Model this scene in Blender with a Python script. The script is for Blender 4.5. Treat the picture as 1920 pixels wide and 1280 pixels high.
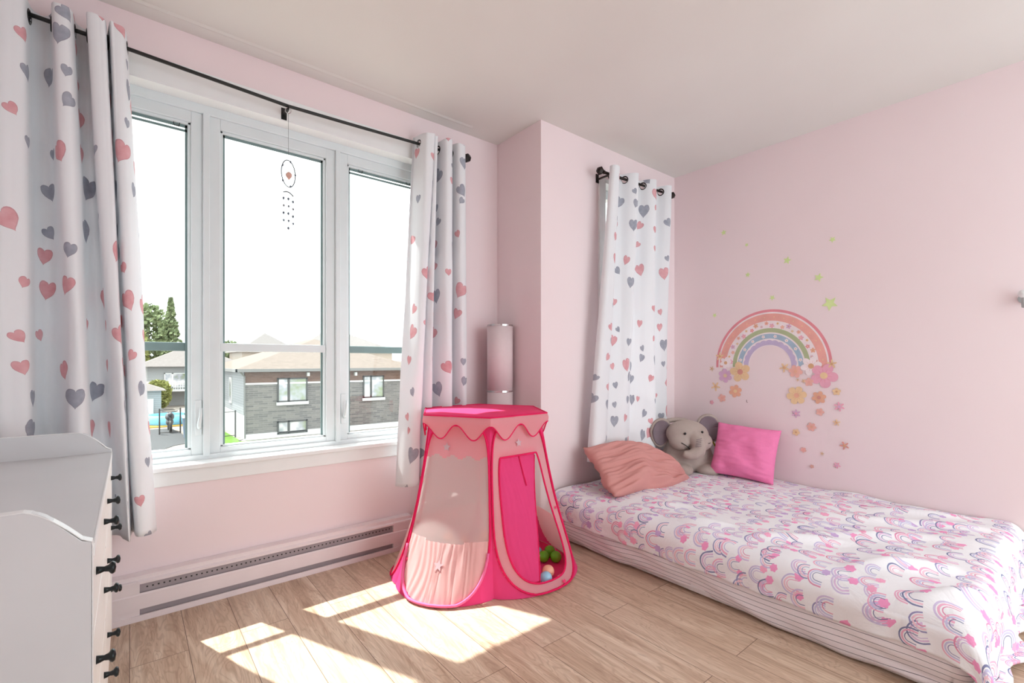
import bpy, bmesh, math, random
from mathutils import Vector, Matrix, Euler, noise
random.seed(7)
PI = math.pi
for o in list(bpy.data.objects): bpy.data.objects.remove(o)
SC = bpy.context.scene
COL = SC.collection

# ------------------------------------------------------------------ camera
YAW = math.atan(1090/884)            # angle from the view direction to the long direction of the window wall (+X)
CAMH = 1.03
cam = bpy.data.cameras.new('camera'); camo = bpy.data.objects.new('camera', cam); COL.objects.link(camo)
cam.sensor_width = 36; cam.lens = 36*884/1920; cam.shift_y = 38/1920; cam.clip_start = 0.02; cam.clip_end = 500
camo.location = (0, 0, CAMH); camo.rotation_euler = (PI/2, 0, YAW-PI/2)
SC.camera = camo

# ------------------------------------------------------------------ world, sun, exposure
SC.view_settings.view_transform = 'Standard'; SC.view_settings.look = 'None'
SC.view_settings.gamma = 1; SC.view_settings.use_curve_mapping = False
SC.view_settings.exposure = 1.66
w = bpy.data.worlds.new('world'); SC.world = w; w.use_nodes = True
wt = w.node_tree; bg = wt.nodes['Background']
tc = wt.nodes.new('ShaderNodeTexCoord'); sep = wt.nodes.new('ShaderNodeSeparateXYZ'); cr = wt.nodes.new('ShaderNodeValToRGB')
wt.links.new(tc.outputs['Generated'], sep.inputs[0])
wt.links.new(sep.outputs['Z'], cr.inputs[0])
cr.color_ramp.elements[0].position = 0.0; cr.color_ramp.elements[0].color = (0.82, 0.94, 0.98, 1)
cr.color_ramp.elements[1].position = 0.35; cr.color_ramp.elements[1].color = (0.91, 0.975, 0.965, 1)
wt.links.new(cr.outputs[0], bg.inputs[0]); bg.inputs[1].default_value = 1.28
sl = bpy.data.lights.new('sun', 'SUN'); sl.energy = 3.6; sl.angle = math.radians(0.6); sl.color = (0.98, 0.985, 0.92)
so = bpy.data.objects.new('sun', sl); COL.objects.link(so)
so.rotation_euler = Vector((0.26, -0.575, -1)).to_track_quat('-Z', 'Y').to_euler()

# ------------------------------------------------------------------ node helper
class NT:
    def __init__(s, name, rough=0.6, spec=0.3):
        s.m = bpy.data.materials.new(name); s.m.use_nodes = True; s.t = s.m.node_tree
        s.b = s.t.nodes['Principled BSDF']; s.out = s.t.nodes['Material Output']
        s.b.inputs['Roughness'].default_value = rough; s.b.inputs['Specular IOR Level'].default_value = spec
    def n(s, kind, **kw):
        x = s.t.nodes.new(kind)
        for k, v in kw.items(): setattr(x, k, v)
        return x
    def put(s, sock, v):
        if hasattr(v, 'is_linked'): s.t.links.new(v, sock)
        else:
            if isinstance(v, (tuple, list)) and len(v) == 3 and sock.type == 'RGBA': v = (*v, 1)
            sock.default_value = v
    def m_(s, op, a, b=0.0, c=None, clamp=False):
        x = s.n('ShaderNodeMath', operation=op, use_clamp=clamp); s.put(x.inputs[0], a); s.put(x.inputs[1], b)
        if c is not None: s.put(x.inputs[2], c)
        return x.outputs[0]
    def v_(s, op, a, b=None, scale=None):
        x = s.n('ShaderNodeVectorMath', operation=op); s.put(x.inputs[0], a)
        if b is not None: s.put(x.inputs[1], b)
        if scale is not None: s.put(x.inputs['Scale'], scale)
        return x.outputs['Value'] if op in ('LENGTH', 'DOT_PRODUCT') else x.outputs[0]
    def mix(s, f, a, b, mode='MIX'):
        x = s.n('ShaderNodeMix', data_type='RGBA', blend_type=mode)
        s.put(x.inputs['Factor'], f); s.put(x.inputs['A'], a); s.put(x.inputs['B'], b); return x.outputs['Result']
    def ramp(s, f, stops, const=False):
        x = s.n('ShaderNodeValToRGB'); s.put(x.inputs[0], f); e = x.color_ramp.elements
        if const: x.color_ramp.interpolation = 'CONSTANT'
        while len(e) < len(stops): e.new(0.5)
        for i, (p, c) in enumerate(stops): e[i].position = p; e[i].color = (*c, 1)
        return x.outputs[0]
    def noise(s, vec, scale, detail=3, rough=0.5, out='Fac', dist=0.0):
        x = s.n('ShaderNodeTexNoise'); s.put(x.inputs['Vector'], vec); x.inputs['Scale'].default_value = scale
        x.inputs['Detail'].default_value = detail; x.inputs['Roughness'].default_value = rough; x.inputs['Distortion'].default_value = dist
        return x.outputs[out]
    def xyz(s, v):
        x = s.n('ShaderNodeSeparateXYZ'); s.put(x.inputs[0], v); return x.outputs
    def comb(s, a, b, c=0.0):
        x = s.n('ShaderNodeCombineXYZ'); s.put(x.inputs[0], a); s.put(x.inputs[1], b); s.put(x.inputs[2], c); return x.outputs[0]
    def obj(s): return s.n('ShaderNodeTexCoord').outputs['Object']
    def geo(s): return s.n('ShaderNodeNewGeometry').outputs['Position']
    def uv(s): return s.n('ShaderNodeTexCoord').outputs['UV']
    def base(s, v): s.put(s.b.inputs['Base Color'], v); return s
    def bump(s, h, strength=0.2, dist=0.01):
        x = s.n('ShaderNodeBump'); s.put(x.inputs['Height'], h); x.inputs['Strength'].default_value = strength; x.inputs['Distance'].default_value = dist
        s.t.links.new(x.outputs[0], s.b.inputs['Normal']); return s
    def translucent(s, amount, color, clear=0.0):
        """mix the surface with translucent cloth and, for netting, with clear gaps"""
        tr = s.n('ShaderNodeBsdfTranslucent'); s.put(tr.inputs[0], color)
        mx = s.n('ShaderNodeMixShader'); mx.inputs[0].default_value = amount
        s.t.links.new(s.b.outputs[0], mx.inputs[1]); s.t.links.new(tr.outputs[0], mx.inputs[2]); last = mx
        if clear > 0:
            tp = s.n('ShaderNodeBsdfTransparent'); m2 = s.n('ShaderNodeMixShader'); m2.inputs[0].default_value = clear
            s.t.links.new(last.outputs[0], m2.inputs[1]); s.t.links.new(tp.outputs[0], m2.inputs[2]); last = m2
        s.t.links.new(last.outputs[0], s.out.inputs[0]); return s

def srgb(r, g, b):
    f = lambda c: (c/255/12.92) if c/255 <= 0.04045 else ((c/255+0.055)/1.055)**2.4
    return (f(r), f(g), f(b))
def plain(name, col, rough=0.55, spec=0.3, metal=0.0, grain=0.04, scale=12):
    t = NT(name, rough, spec); t.b.inputs['Metallic'].default_value = metal
    nz = t.noise(t.obj(), scale, 3)
    dk = tuple(c*(1-grain*2) for c in col); lt = tuple(min(1, c*(1+grain)) for c in col)
    t.base(t.ramp(nz, [(0.3, dk), (0.7, lt)])); return t.m

M = {}
def wallmat():
    t = NT('pink_wall_paint', 0.75, 0.25); g = t.geo()
    t.base(t.ramp(t.noise(g, 1.5, 2), [(0.3, srgb(242, 223, 225)), (0.7, srgb(244, 226, 228))]))
    t.bump(t.noise(g, 180, 2), 0.06, 0.002); return t.m
M['wall'] = wallmat()
t = NT('ceiling_paint', 0.9, 0.2); t.base(t.ramp(t.noise(t.geo(), 2, 2), [(0.3, srgb(228, 224, 220)), (0.7, srgb(231, 228, 224))]))
t.bump(t.noise(t.geo(), 150, 2), 0.08, 0.002); M['ceiling'] = t.m
M['trim'] = plain('white_trim_paint', srgb(240, 240, 240), 0.35, 0.4, grain=0.01)
M['vinyl'] = plain('white_vinyl_frame', srgb(224, 230, 232), 0.3, 0.45, grain=0.01)
M['screenbar'] = plain('grey_green_seal', srgb(120, 140, 140), 0.5, 0.3)
M['black'] = plain('black_metal', (0.012, 0.011, 0.011), 0.35, 0.4, grain=0.02)
M['bronze'] = plain('dark_bronze_metal', (0.020, 0.012, 0.010), 0.35, 0.5, 0.6, grain=0.02)
M['chrome'] = plain('brushed_silver', (0.62, 0.6, 0.6), 0.25, 0.5, 1.0, grain=0.02)
M['heater'] = plain('white_heater_enamel', srgb(240, 226, 228), 0.35, 0.4, grain=0.01)
M['slot'] = plain('heater_inner_grey', srgb(170, 158, 162), 0.5, 0.3)
M['dark'] = plain('dark_gap', (0.03, 0.028, 0.028), 0.7)
M['dresser'] = plain('white_laminate', srgb(214, 214, 216), 0.4, 0.35, grain=0.015, scale=4)
M['drawer'] = plain('white_drawer_front', srgb(240, 236, 232), 0.4, 0.35, grain=0.01)
M['knob'] = plain('blackened_knob', (0.018, 0.022, 0.024), 0.3, 0.5, 0.5)
# floor
def floormat():
    t = NT('oak_laminate', 0.38, 0.4); g = t.geo()
    s = t.xyz(g)
    v = t.comb(s[1], s[0])                                 # planks run along world Y
    br = t.n('ShaderNodeTexBrick'); t.put(br.inputs['Vector'], v)
    br.offset = 0.37; br.inputs['Scale'].default_value = 1.0; br.inputs['Mortar Size'].default_value = 0.0011
    br.inputs['Brick Width'].default_value = 1.25; br.inputs['Row Height'].default_value = 0.165; br.inputs['Mortar Smooth'].default_value = 0.3
    br.inputs['Color1'].default_value = (0, 0, 0, 1); br.inputs['Color2'].default_value = (1, 1, 1, 1); br.inputs['Mortar'].default_value = (0.5, 0.5, 0.5, 1)
    tone = t.xyz(br.outputs['Color'])[0]
    off = t.m_('MULTIPLY', tone, 23.0)
    gv = t.comb(t.m_('ADD', t.m_('MULTIPLY', s[1], 1.1), off), t.m_('MULTIPLY', s[0], 13.0), off)
    n1 = t.noise(gv, 1.7, 6, 0.62, dist=1.3)
    gv2 = t.comb(t.m_('ADD', t.m_('MULTIPLY', s[1], 4.0), off), t.m_('MULTIPLY', s[0], 90.0), off)
    n2 = t.noise(gv2, 1.5, 3, 0.6)
    gv3 = t.comb(t.m_('ADD', t.m_('MULTIPLY', s[1], 0.9), off), t.m_('MULTIPLY', s[0], 5.0), off)
    kn = t.noise(gv3, 2.1, 2, 0.5, dist=2.2)
    ring = t.m_('SINE', t.m_('MULTIPLY', kn, 60.0))
    c = t.ramp(n1, [(0.28, srgb(170, 140, 118)), (0.45, srgb(203, 173, 149)), (0.58, srgb(219, 194, 171)), (0.75, srgb(234, 214, 195))])
    c = t.mix(t.m_('MULTIPLY', t.m_('SUBTRACT', n2, 0.42, clamp=True), 1.0), c, srgb(158, 124, 97))
    c = t.mix(t.m_('MULTIPLY', t.m_('SUBTRACT', ring, 0.2, clamp=True), 0.38), c, srgb(146, 110, 84))
    c = t.mix(t.m_('MULTIPLY', tone, 0.30), c, srgb(212, 190, 170))
    c = t.mix(br.outputs['Fac'], c, srgb(96, 72, 56))
    t.base(c); t.bump(t.m_('SUBTRACT', n2, t.m_('MULTIPLY', br.outputs['Fac'], 2.0)), 0.08, 0.002)
    return t.m
M['floor'] = floormat()

def voro(t, uv, cell, rnd, seed):
    v = t.v_('ADD', t.v_('SCALE', uv, scale=1.0/cell), (seed*3.7, seed*1.9, 0))
    vo = t.n('ShaderNodeTexVoronoi', voronoi_dimensions='2D', feature='F1'); t.put(vo.inputs['Vector'], v)
    vo.inputs['Scale'].default_value = 1.0; vo.inputs['Randomness'].default_value = rnd
    loc = t.v_('SUBTRACT', v, vo.outputs['Position'])
    return loc, t.n('ShaderNodeSeparateColor'), vo
def rot2(t, loc, ang):
    x, y, _ = t.xyz(loc); c = t.m_('COSINE', ang); s = t.m_('SINE', ang)
    return (t.m_('SUBTRACT', t.m_('MULTIPLY', x, c), t.m_('MULTIPLY', y, s)),
            t.m_('ADD', t.m_('MULTIPLY', x, s), t.m_('MULTIPLY', y, c)))
def heartmat():
    t = NT('white_heart_print_fabric', 0.85, 0.15); uv = t.uv()
    loc, sc, vo = voro(t, uv, 0.128, 0.62, 2.3)
    t.put(sc.inputs[0], vo.outputs['Color']); R, G, B = sc.outputs[0], sc.outputs[1], sc.outputs[2]
    x, y = rot2(t, loc, t.m_('MULTIPLY', t.m_('SUBTRACT', G, 0.5), 1.3))
    size = t.m_('ADD', 0.135, t.m_('MULTIPLY', t.m_('POWER', B, 1.7), 0.17))
    x = t.m_('DIVIDE', x, size); y = t.m_('DIVIDE', y, size)
    ax = t.m_('ABSOLUTE', x)
    yy = t.m_('SUBTRACT', t.m_('MULTIPLY', y, 1.02), t.m_('MULTIPLY', t.m_('SQRT', ax), 0.78))
    f = t.m_('ADD', t.m_('MULTIPLY', x, x), t.m_('MULTIPLY', yy, yy))
    wob = t.noise(uv, 60, 2)
    f = t.m_('ADD', f, t.m_('MULTIPLY', t.m_('SUBTRACT', wob, 0.5), 0.25))
    mask = t.m_('MULTIPLY', t.m_('LESS_THAN', f, 1.0), t.m_('GREATER_THAN', t.xyz(t.n('ShaderNodeTexWhiteNoise').outputs['Color'])[0] if False else t.m_('FRACT', t.m_('MULTIPLY', R, 17.3)), 0.28))
    pink = t.mix(t.noise(uv, 35, 2), srgb(222, 150, 158), srgb(242, 200, 204))
    grey = t.mix(t.noise(uv, 35, 2), srgb(150, 153, 168), srgb(196, 198, 208))
    c = t.mix(t.m_('GREATER_THAN', R, 0.56), pink, grey)
    c = t.mix(t.m_('MULTIPLY', t.m_('GREATER_THAN', f, 0.80), 0.18), c, srgb(150, 110, 125))
    c = t.mix(mask, srgb(246, 246, 249), c)
    t.base(c)
    wv = t.noise(t.v_('MULTIPLY', uv, (1, 0.35, 1)), 420, 2)
    t.bump(t.m_('ADD', t.m_('MULTIPLY', wv, 0.15), t.noise(uv, 9, 3)), 0.12, 0.006)
    t.translucent(0.14, c)
    return t.m
M['hearts'] = heartmat()
def duvetmat():
    t = NT('rainbow_print_cotton', 0.85, 0.15); uv = t.uv()
    c = srgb(245, 243, 247)
    pal = [(0.0, srgb(156, 150, 190)), (0.18, srgb(214, 198, 228)), (0.40, srgb(238, 178, 204)), (0.58, srgb(132, 134, 170)), (0.74, srgb(224, 146, 178)), (0.85, srgb(206, 194, 226))]
    pal2 = [(0.0, srgb(226, 196, 226)), (0.3, srgb(244, 204, 218)), (0.55, srgb(206, 202, 232)), (0.8, srgb(240, 180, 206))]
    for k, (cell, seed, frac) in enumerate([(0.112, 1.0, 0.0), (0.104, 5.3, 0.15), (0.092, 9.1, 0.50)]):
        loc, sc, vo = voro(t, uv, cell, 0.55, seed)
        t.put(sc.inputs[0], vo.outputs['Color']); R, G, B = sc.outputs[0], sc.outputs[1], sc.outputs[2]
        x, y = rot2(t, loc, t.m_('ADD', 1.45, t.m_('MULTIPLY', t.m_('SUBTRACT', G, 0.5), 0.7)))
        size = t.m_('ADD', 0.25, t.m_('MULTIPLY', B, 0.14))
        x = t.m_('ADD', t.m_('DIVIDE', x, size), 0.15); y = t.m_('DIVIDE', y, size)
        xn = t.m_('MINIMUM', x, 0.0)
        r = t.m_('SQRT', t.m_('ADD', t.m_('MULTIPLY', xn, xn), t.m_('MULTIPLY', y, y)))
        r = t.m_('ADD', r, t.m_('MULTIPLY', t.m_('SUBTRACT', t.noise(uv, 45, 2), 0.5), 0.07))
        leg = t.m_('LESS_THAN', x, t.m_('ADD', 0.2, t.m_('MULTIPLY', R, 0.5)))
        on = t.m_('MULTIPLY', leg, t.m_('GREATER_THAN', B, frac))
        def band(lo, hi): return t.m_('MULTIPLY', on, t.m_('MULTIPLY', t.m_('GREATER_THAN', r, lo), t.m_('LESS_THAN', r, hi)))
        c = t.mix(band(0.86, 1.0), c, t.ramp(R, pal, True))
        c = t.mix(band(0.62, 0.78), c, t.ramp(G, pal2, True))
        c = t.mix(band(0.42, 0.50), c, t.ramp(B, pal, True))
        # little clouds at the feet of some rainbows
        for sy, th in ((0.9, 0.70), (-0.9, 0.80)):
            dx = t.m_('SUBTRACT', x, 0.62); dy = t.m_('SUBTRACT', y, sy)
            ang = t.m_('ARCTAN2', dy, dx)
            rr = t.m_('SQRT', t.m_('ADD', t.m_('MULTIPLY', dx, dx), t.m_('MULTIPLY', dy, dy)))
            rr = t.m_('ADD', rr, t.m_('MULTIPLY', t.m_('SINE', t.m_('MULTIPLY', ang, 6.0)), 0.045))
            mk = t.m_('MULTIPLY', t.m_('LESS_THAN', rr, 0.42), t.m_('GREATER_THAN', R, th))
            mk = t.m_('MULTIPLY', mk, t.m_('GREATER_THAN', B, frac))
            c = t.mix(mk, c, t.ramp(G, [(0.0, srgb(246, 160, 204)), (0.55, srgb(206, 176, 220)), (0.75, srgb(248, 176, 206))], True))
    t.base(c); t.bump(t.noise(uv, 11, 4, 0.6, dist=0.6), 0.5, 0.016)
    return t.m
M['duvet'] = duvetmat()
def stripemat():
    t = NT('white_pinstripe_sheet', 0.85, 0.15); uv = t.uv(); s = t.xyz(uv)
    f = t.m_('FRACT', t.m_('DIVIDE', s[1], 0.026))
    t.base(t.mix(t.m_('LESS_THAN', f, 0.085), srgb(246, 240, 244), srgb(92, 90, 104)))
    t.bump(t.noise(uv, 10, 3), 0.2, 0.008); return t.m
M['stripes'] = stripemat()
def cloth(name, col, trans=0.3, clear=0.0, scale=30, bs=0.15, tcol=None, rough=0.7):
    t = NT(name, rough, 0.2); g = t.geo()
    c = t.mix(t.noise(g, scale, 3), tuple(x*0.93 for x in col), col); t.base(c)
    t.bump(t.noise(g, scale*0.6, 3), bs, 0.01)
    if trans or clear: t.translucent(trans, tcol or col, clear)
    return t.m
M['hot'] = cloth('hot_pink_nylon', srgb(255, 84, 152), 0.4)
M['crimson'] = cloth('crimson_piping', srgb(236, 30, 96), 0.0, scale=60)
M['pale_pipe'] = cloth('pink_piping', srgb(250, 120, 170), 0.1, scale=60)
M['lightpink'] = cloth('pale_pink_nylon', srgb(255, 196, 204), 0.5, 0.05)
M['pocket'] = cloth('gathered_pink_nylon', srgb(250, 208, 206), 0.4)
M['net'] = cloth('white_netting', srgb(250, 248, 244), 0.6, 0.28, scale=200, bs=0.0)
M['canopy'] = cloth('canopy_pink_nylon', srgb(255, 84, 142), 0.35)
M['stargrey'] = cloth('silver_star_print', srgb(232, 205, 212), 0.3)
M['salmon'] = cloth('dusty_rose_cotton', srgb(214, 152, 147), 0.0, scale=18, bs=0.25)
def fur(name, col, amt=0.12):
    t = NT(name, 0.95, 0.1); g = t.obj()
    t.base(t.mix(t.noise(g, 30, 3), tuple(x*(1-amt) for x in col), col))
    t.b.inputs['Sheen Weight'].default_value = 0.5; t.b.inputs['Sheen Roughness'].default_value = 0.5
    t.b.inputs['Sheen Tint'].default_value = (*col, 1)
    t.bump(t.noise(g, 220, 3), 0.4, 0.004); return t.m
M['pinkfur'] = fur('pink_plush_fur', srgb(250, 138, 186))
M['greyfur'] = fur('taupe_plush_fur', srgb(186, 170, 162))
M['earfur'] = fur('grey_mauve_velour', srgb(140, 124, 132))
M['shade'] = cloth('pale_paper_shade', srgb(246, 226, 228), 0.15, scale=40, bs=0.05)
# glass: a thin pane, faint reflection
def glassmat():
    t = NT('clear_window_glass'); tp = t.n('ShaderNodeBsdfTransparent'); gl = t.n('ShaderNodeBsdfGlossy')
    tp.inputs[0].default_value = (0.97, 0.985, 0.985, 1); gl.inputs['Roughness'].default_value = 0.02
    mx = t.n('ShaderNodeMixShader'); fr = t.n('ShaderNodeFresnel'); fr.inputs[0].default_value = 1.3
    t.put(mx.inputs[0], t.m_('MINIMUM', fr.outputs[0], 0.08)); t.t.links.new(tp.outputs[0], mx.inputs[1]); t.t.links.new(gl.outputs[0], mx.inputs[2])
    t.t.links.new(mx.outputs[0], t.out.inputs[0]); return t.m
M['glass'] = glassmat()
def colm(key, col, rough=0.5, spec=0.3, **k):
    if key not in M: M[key] = plain(key, col, rough, spec, **k)
    return M[key]

# ------------------------------------------------------------------ mesh helper
class MB:
    def __init__(s): s.v = []; s.f = []; s.uv = None
    def add(s, vs, fs):
        k = len(s.v); s.v += [tuple(p) for p in vs]; s.f += [tuple(i+k for i in f) for f in fs]; return s
    def box(s, x0, x1, y0, y1, z0, z1):
        return s.add([(x0,y0,z0),(x1,y0,z0),(x1,y1,z0),(x0,y1,z0),(x0,y0,z1),(x1,y0,z1),(x1,y1,z1),(x0,y1,z1)],
                     [(0,3,2,1),(4,5,6,7),(0,1,5,4),(1,2,6,5),(2,3,7,6),(3,0,4,7)])
    def prism(s, pts, axis, a, b):
        """extrude 2D outline pts along axis (0,1,2) from a to b"""
        n = len(pts)
        def P(p, q): return {0: (q, p[0], p[1]), 1: (p[0], q, p[1]), 2: (p[0], p[1], q)}[axis]
        vs = [P(p, a) for p in pts] + [P(p, b) for p in pts]
        fs = [tuple(range(n))[::-1], tuple(range(n, 2*n))] + [(i, (i+1) % n, n+(i+1) % n, n+i) for i in range(n)]
        return s.add(vs, fs)
    def tube(s, pts, r, seg=8, closed=False, caps=True, flat=1.0):
        pts = [Vector(p) for p in pts]; n = len(pts); rs = r if isinstance(r, (list, tuple)) else [r]*n
        vs = []; ref = None
        for i, p in enumerate(pts):
            a = pts[(i-1) % n] if (closed or i > 0) else p; b = pts[(i+1) % n] if (closed or i < n-1) else p
            d = (b-a); d = d.normalized() if d.length > 1e-9 else Vector((0, 0, 1))
            if ref is None: ref = d.orthogonal().normalized()
            ref = (ref - d*ref.dot(d)); ref = ref.normalized() if ref.length > 1e-6 else d.orthogonal().normalized()
            o = d.cross(ref)
            for k in range(seg):
                an = 2*PI*k/seg; vs.append(p + (ref*math.cos(an) + o*math.sin(an)*flat)*rs[i])
        fs = []
        for i in range(n if closed else n-1):
            j = (i+1) % n
            for k in range(seg): fs.append((i*seg+k, i*seg+(k+1) % seg, j*seg+(k+1) % seg, j*seg+k))
        if not closed and caps: fs += [tuple(range(seg))[::-1], tuple(range((n-1)*seg, n*seg))]
        return s.add(vs, fs)
    def lathe(s, prof, seg=24, axis='z', origin=(0, 0, 0), caps=True):
        vs = []; o = Vector(origin)
        for r, h in prof:
            for k in range(seg):
                a = 2*PI*k/seg; c, q = r*math.cos(a), r*math.sin(a)
                p = {'z': (c, q, h), 'x': (h, c, q), 'y': (q, h, c)}[axis]; vs.append(o+Vector(p))
        n = len(prof); fs = [(i*seg+k, i*seg+(k+1) % seg, (i+1)*seg+(k+1) % seg, (i+1)*seg+k) for i in range(n-1) for k in range(seg)]
        if caps: fs += [tuple(range(seg))[::-1], tuple(range((n-1)*seg, n*seg))]
        return s.add(vs, fs)
    def torus(s, c, R, r, normal=(1, 0, 0), seg=28, sub=8):
        nrm = Vector(normal).normalized(); a = nrm.orthogonal().normalized(); b = nrm.cross(a)
        return s.tube([Vector(c)+(a*math.cos(2*PI*i/seg)+b*math.sin(2*PI*i/seg))*R for i in range(seg)], r, sub, closed=True)
    def ball(s, c, rx, ry=None, rz=None, seg=20, rings=12, rot=None):
        ry = ry or rx; rz = rz or rx; c = Vector(c); vs = []; R = rot.to_matrix() if rot else Matrix.Identity(3)
        for i in range(1, rings):
            th = PI*i/rings
            for k in range(seg):
                ph = 2*PI*k/seg; vs.append(c+R@Vector((rx*math.sin(th)*math.cos(ph), ry*math.sin(th)*math.sin(ph), rz*math.cos(th))))
        vs += [c+R@Vector((0, 0, rz)), c+R@Vector((0, 0, -rz))]; t, b = len(vs)-2, len(vs)-1
        fs = [(i*seg+k, (i+1)*seg+k, (i+1)*seg+(k+1) % seg, i*seg+(k+1) % seg) for i in range(rings-2) for k in range(seg)]
        fs += [(t, k, (k+1) % seg) for k in range(seg)] + [(b, (rings-2)*seg+(k+1) % seg, (rings-2)*seg+k) for k in range(seg)]
        return s.add(vs, fs)
    def grid(s, nu, nv, fn, uvfn=None, keep=None):
        k = len(s.v); uvs = []
        for j in range(nv+1):
            for i in range(nu+1):
                s.v.append(tuple(fn(i/nu, j/nv)))
                uvs.append(uvfn(i/nu, j/nv) if uvfn else (i/nu, j/nv))
        if s.uv is None: s.uv = {}
        for q, u in enumerate(uvs): s.uv[k+q] = u
        for j in range(nv):
            for i in range(nu):
                if keep and not keep((i+.5)/nu, (j+.5)/nv): continue
                a = k+j*(nu+1)+i; s.f.append((a, a+1, a+nu+2, a+nu+1))
        return s
    def build(s, name, mat, parent=None, smooth=False, solid=0.0, bevel=0.0, label=None):
        me = bpy.data.meshes.new(name); me.from_pydata([tuple(p) for p in s.v], [], s.f)
        if s.uv:
            ul = me.uv_layers.new(name='UVMap')
            for lp in me.loops: ul.data[lp.index].uv = s.uv.get(lp.vertex_index, (0, 0))
        b = bmesh.new(); b.from_mesh(me)
        loose = [v for v in b.verts if not v.link_faces]
        if loose: bmesh.ops.delete(b, geom=loose, context='VERTS')
        if not s.uv: bmesh.ops.recalc_face_normals(b, faces=b.faces)
        b.to_mesh(me); b.free()
        me.materials.append(mat)
        if smooth:
            for p in me.polygons: p.use_smooth = True
        o = bpy.data.objects.new(name, me); COL.objects.link(o)
        if parent:
            o.parent = parent
            wm = world_of(parent); o.matrix_parent_inverse = wm.inverted()
        if solid:
            m = o.modifiers.new('solid', 'SOLIDIFY'); m.thickness = solid; m.offset = 0
        if bevel:
            m = o.modifiers.new('bevel', 'BEVEL'); m.width = bevel; m.segments = 2; m.limit_method = 'ANGLE'; m.angle_limit = 0.6
        if label: o['label'] = label
        return o
def world_of(o):
    m = Matrix.LocRotScale(o.location, o.rotation_euler, o.scale)
    if o.parent: m = world_of(o.parent) @ o.matrix_parent_inverse @ m
    return m
def thing(name, label, cat, loc=(0, 0, 0), group=None, kind=None):
    o = bpy.data.objects.new(name, None); COL.objects.link(o); o.location = loc; o.empty_display_size = 0.05
    return tag(o, label, cat, group, kind)
def tag(o, label, cat, group=None, kind=None):
    o['label'] = label; o['category'] = cat
    if group: o['group'] = group
    if kind: o['kind'] = kind
    return o
def struct(o, label=None):
    o['kind'] = 'structure'
    if label: o['label'] = label
    return o
def lerp(a, b, t): return a+(b-a)*t
def sm(a, b, x):
    t = max(0, min(1, (x-a)/(b-a))); return t*t*(3-2*t)

# ------------------------------------------------------------------ room shell
H = 2.44; YW = 2.447; XR = 3.249; YB = 2.027; XC = 1.861; XL = -0.60; Y0 = -1.7
OX0, OX1, OZ0, OZ1 = -0.33, 1.45, 0.585, 2.186        # big window opening
TH = 0.16
struct(MB().box(XL-.1, XR+.1, Y0, YW+.02, -0.1, 0).build('floor', M['floor']), 'light oak laminate plank floor')
struct(MB().box(XL-.1, XR+.1, Y0, YW+TH, H, H+0.12).build('ceiling', M['ceiling']), 'off-white ceiling')
m = MB()
m.box(XL-.1, OX0, YW, YW+TH, 0, H).box(OX1, XC+.15, YW, YW+TH, 0, H).box(OX0, OX1, YW, YW+TH, 0, OZ0).box(OX0, OX1, YW, YW+TH, OZ1, H)
struct(m.build('wall_left', M['wall']), 'pink wall with the big three-part window')
WX0, WX1, WZ0, WZ1 = 2.42, 2.98, 0.62, 2.21
m = MB().box(XC, WX0, YB, YB+.15, 0, H).box(WX1, XR+.1, YB, YB+.15, 0, H).box(WX0, WX1, YB, YB+.15, 0, WZ0).box(WX0, WX1, YB, YB+.15, WZ1, H)
struct(m.build('wall_back', M['wall']), 'pink wall behind the head of the bed')
struct(MB().box(XC, XC+.15, YB+.15, YW, 0, H).build('wall_corner', M['wall']), 'short pink return wall at the corner')
struct(MB().box(XR, XR+.1, Y0, YB, 0, H).build('wall_right', M['wall']), 'pink wall with the rainbow decal')
struct(MB().box(XL-.1, XL, Y0, YW, 0, H).build('wall_side', M['wall']), 'pink wall behind the dresser')
# small raised ridge on the ceiling running along the window wall
struct(MB().prism([(YW-.075, H), (YW-.105, H), (YW-.09, H-.004)], 0, XL, 1.6).build('trim_1', M['ceiling']), 'faint raised ridge on the ceiling')

struct(MB().box(XL-.1, 1.0, Y0-.1, Y0, 0, H).build('wall_light_block', M['wall']), 'unseen partial pink wall behind the camera, sized to cut fill light')  # unseen part wall, added to cut fill daylight on the dresser; rest left open
# window 1 : casing, reveal, frame, three units
YG = 2.54
win = struct(bpy.data.objects.new('window_1', None)); COL.objects.link(win); win.location = (0.56, YW, OZ0)
win['label'] = 'large white three-part casement window'
m = MB().box(OX0-.09, OX1+.09, YW-.014, YW, OZ1, OZ1+.10)
m.box(OX0-.09, OX0, YW-.014, YW, OZ0-.07, OZ1).box(OX1, OX1+.09, YW-.014, YW, OZ0-.07, OZ1).box(OX0, OX1, YW-.012, YW, OZ0-.075, OZ0-.012)
m.build('window_casing', M['trim'], win, bevel=0.002)
MB().box(OX0, OX1, YW-.014, YG, OZ1-.006, OZ1).box(OX0, OX0+.006, YW-.014, YG, OZ0, OZ1).box(OX1-.006, OX1, YW-.014, YG, OZ0, OZ1).build('window_jamb', M['trim'], win)
m = MB().box(OX0-.10, OX1+.10, YW-.034, YG-.01, OZ0-.012, OZ0+.008); m.build('window_sill', M['trim'], win, bevel=0.003)
UN = [(-.29, .26), (.275, .845), (.86, 1.41)]
m = MB()    # outer frame with mullions
m.box(OX0, OX1, YG-.03, YG+.06, OZ1-.045, OZ1).box(OX0, OX1, YG-.03, YG+.06, OZ0, OZ0+.03)
m.box(OX0, -.285, YG-.03, YG+.06, OZ0, OZ1).box(1.405, OX1, YG-.03, YG+.06, OZ0, OZ1)
for a, b in ((.255, .281), (.842, .866)): m.box(a, b, YG-.034, YG+.06, OZ0+.02, OZ1-.04)
m.build('window_frame', M['vinyl'], win, bevel=0.003)
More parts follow.
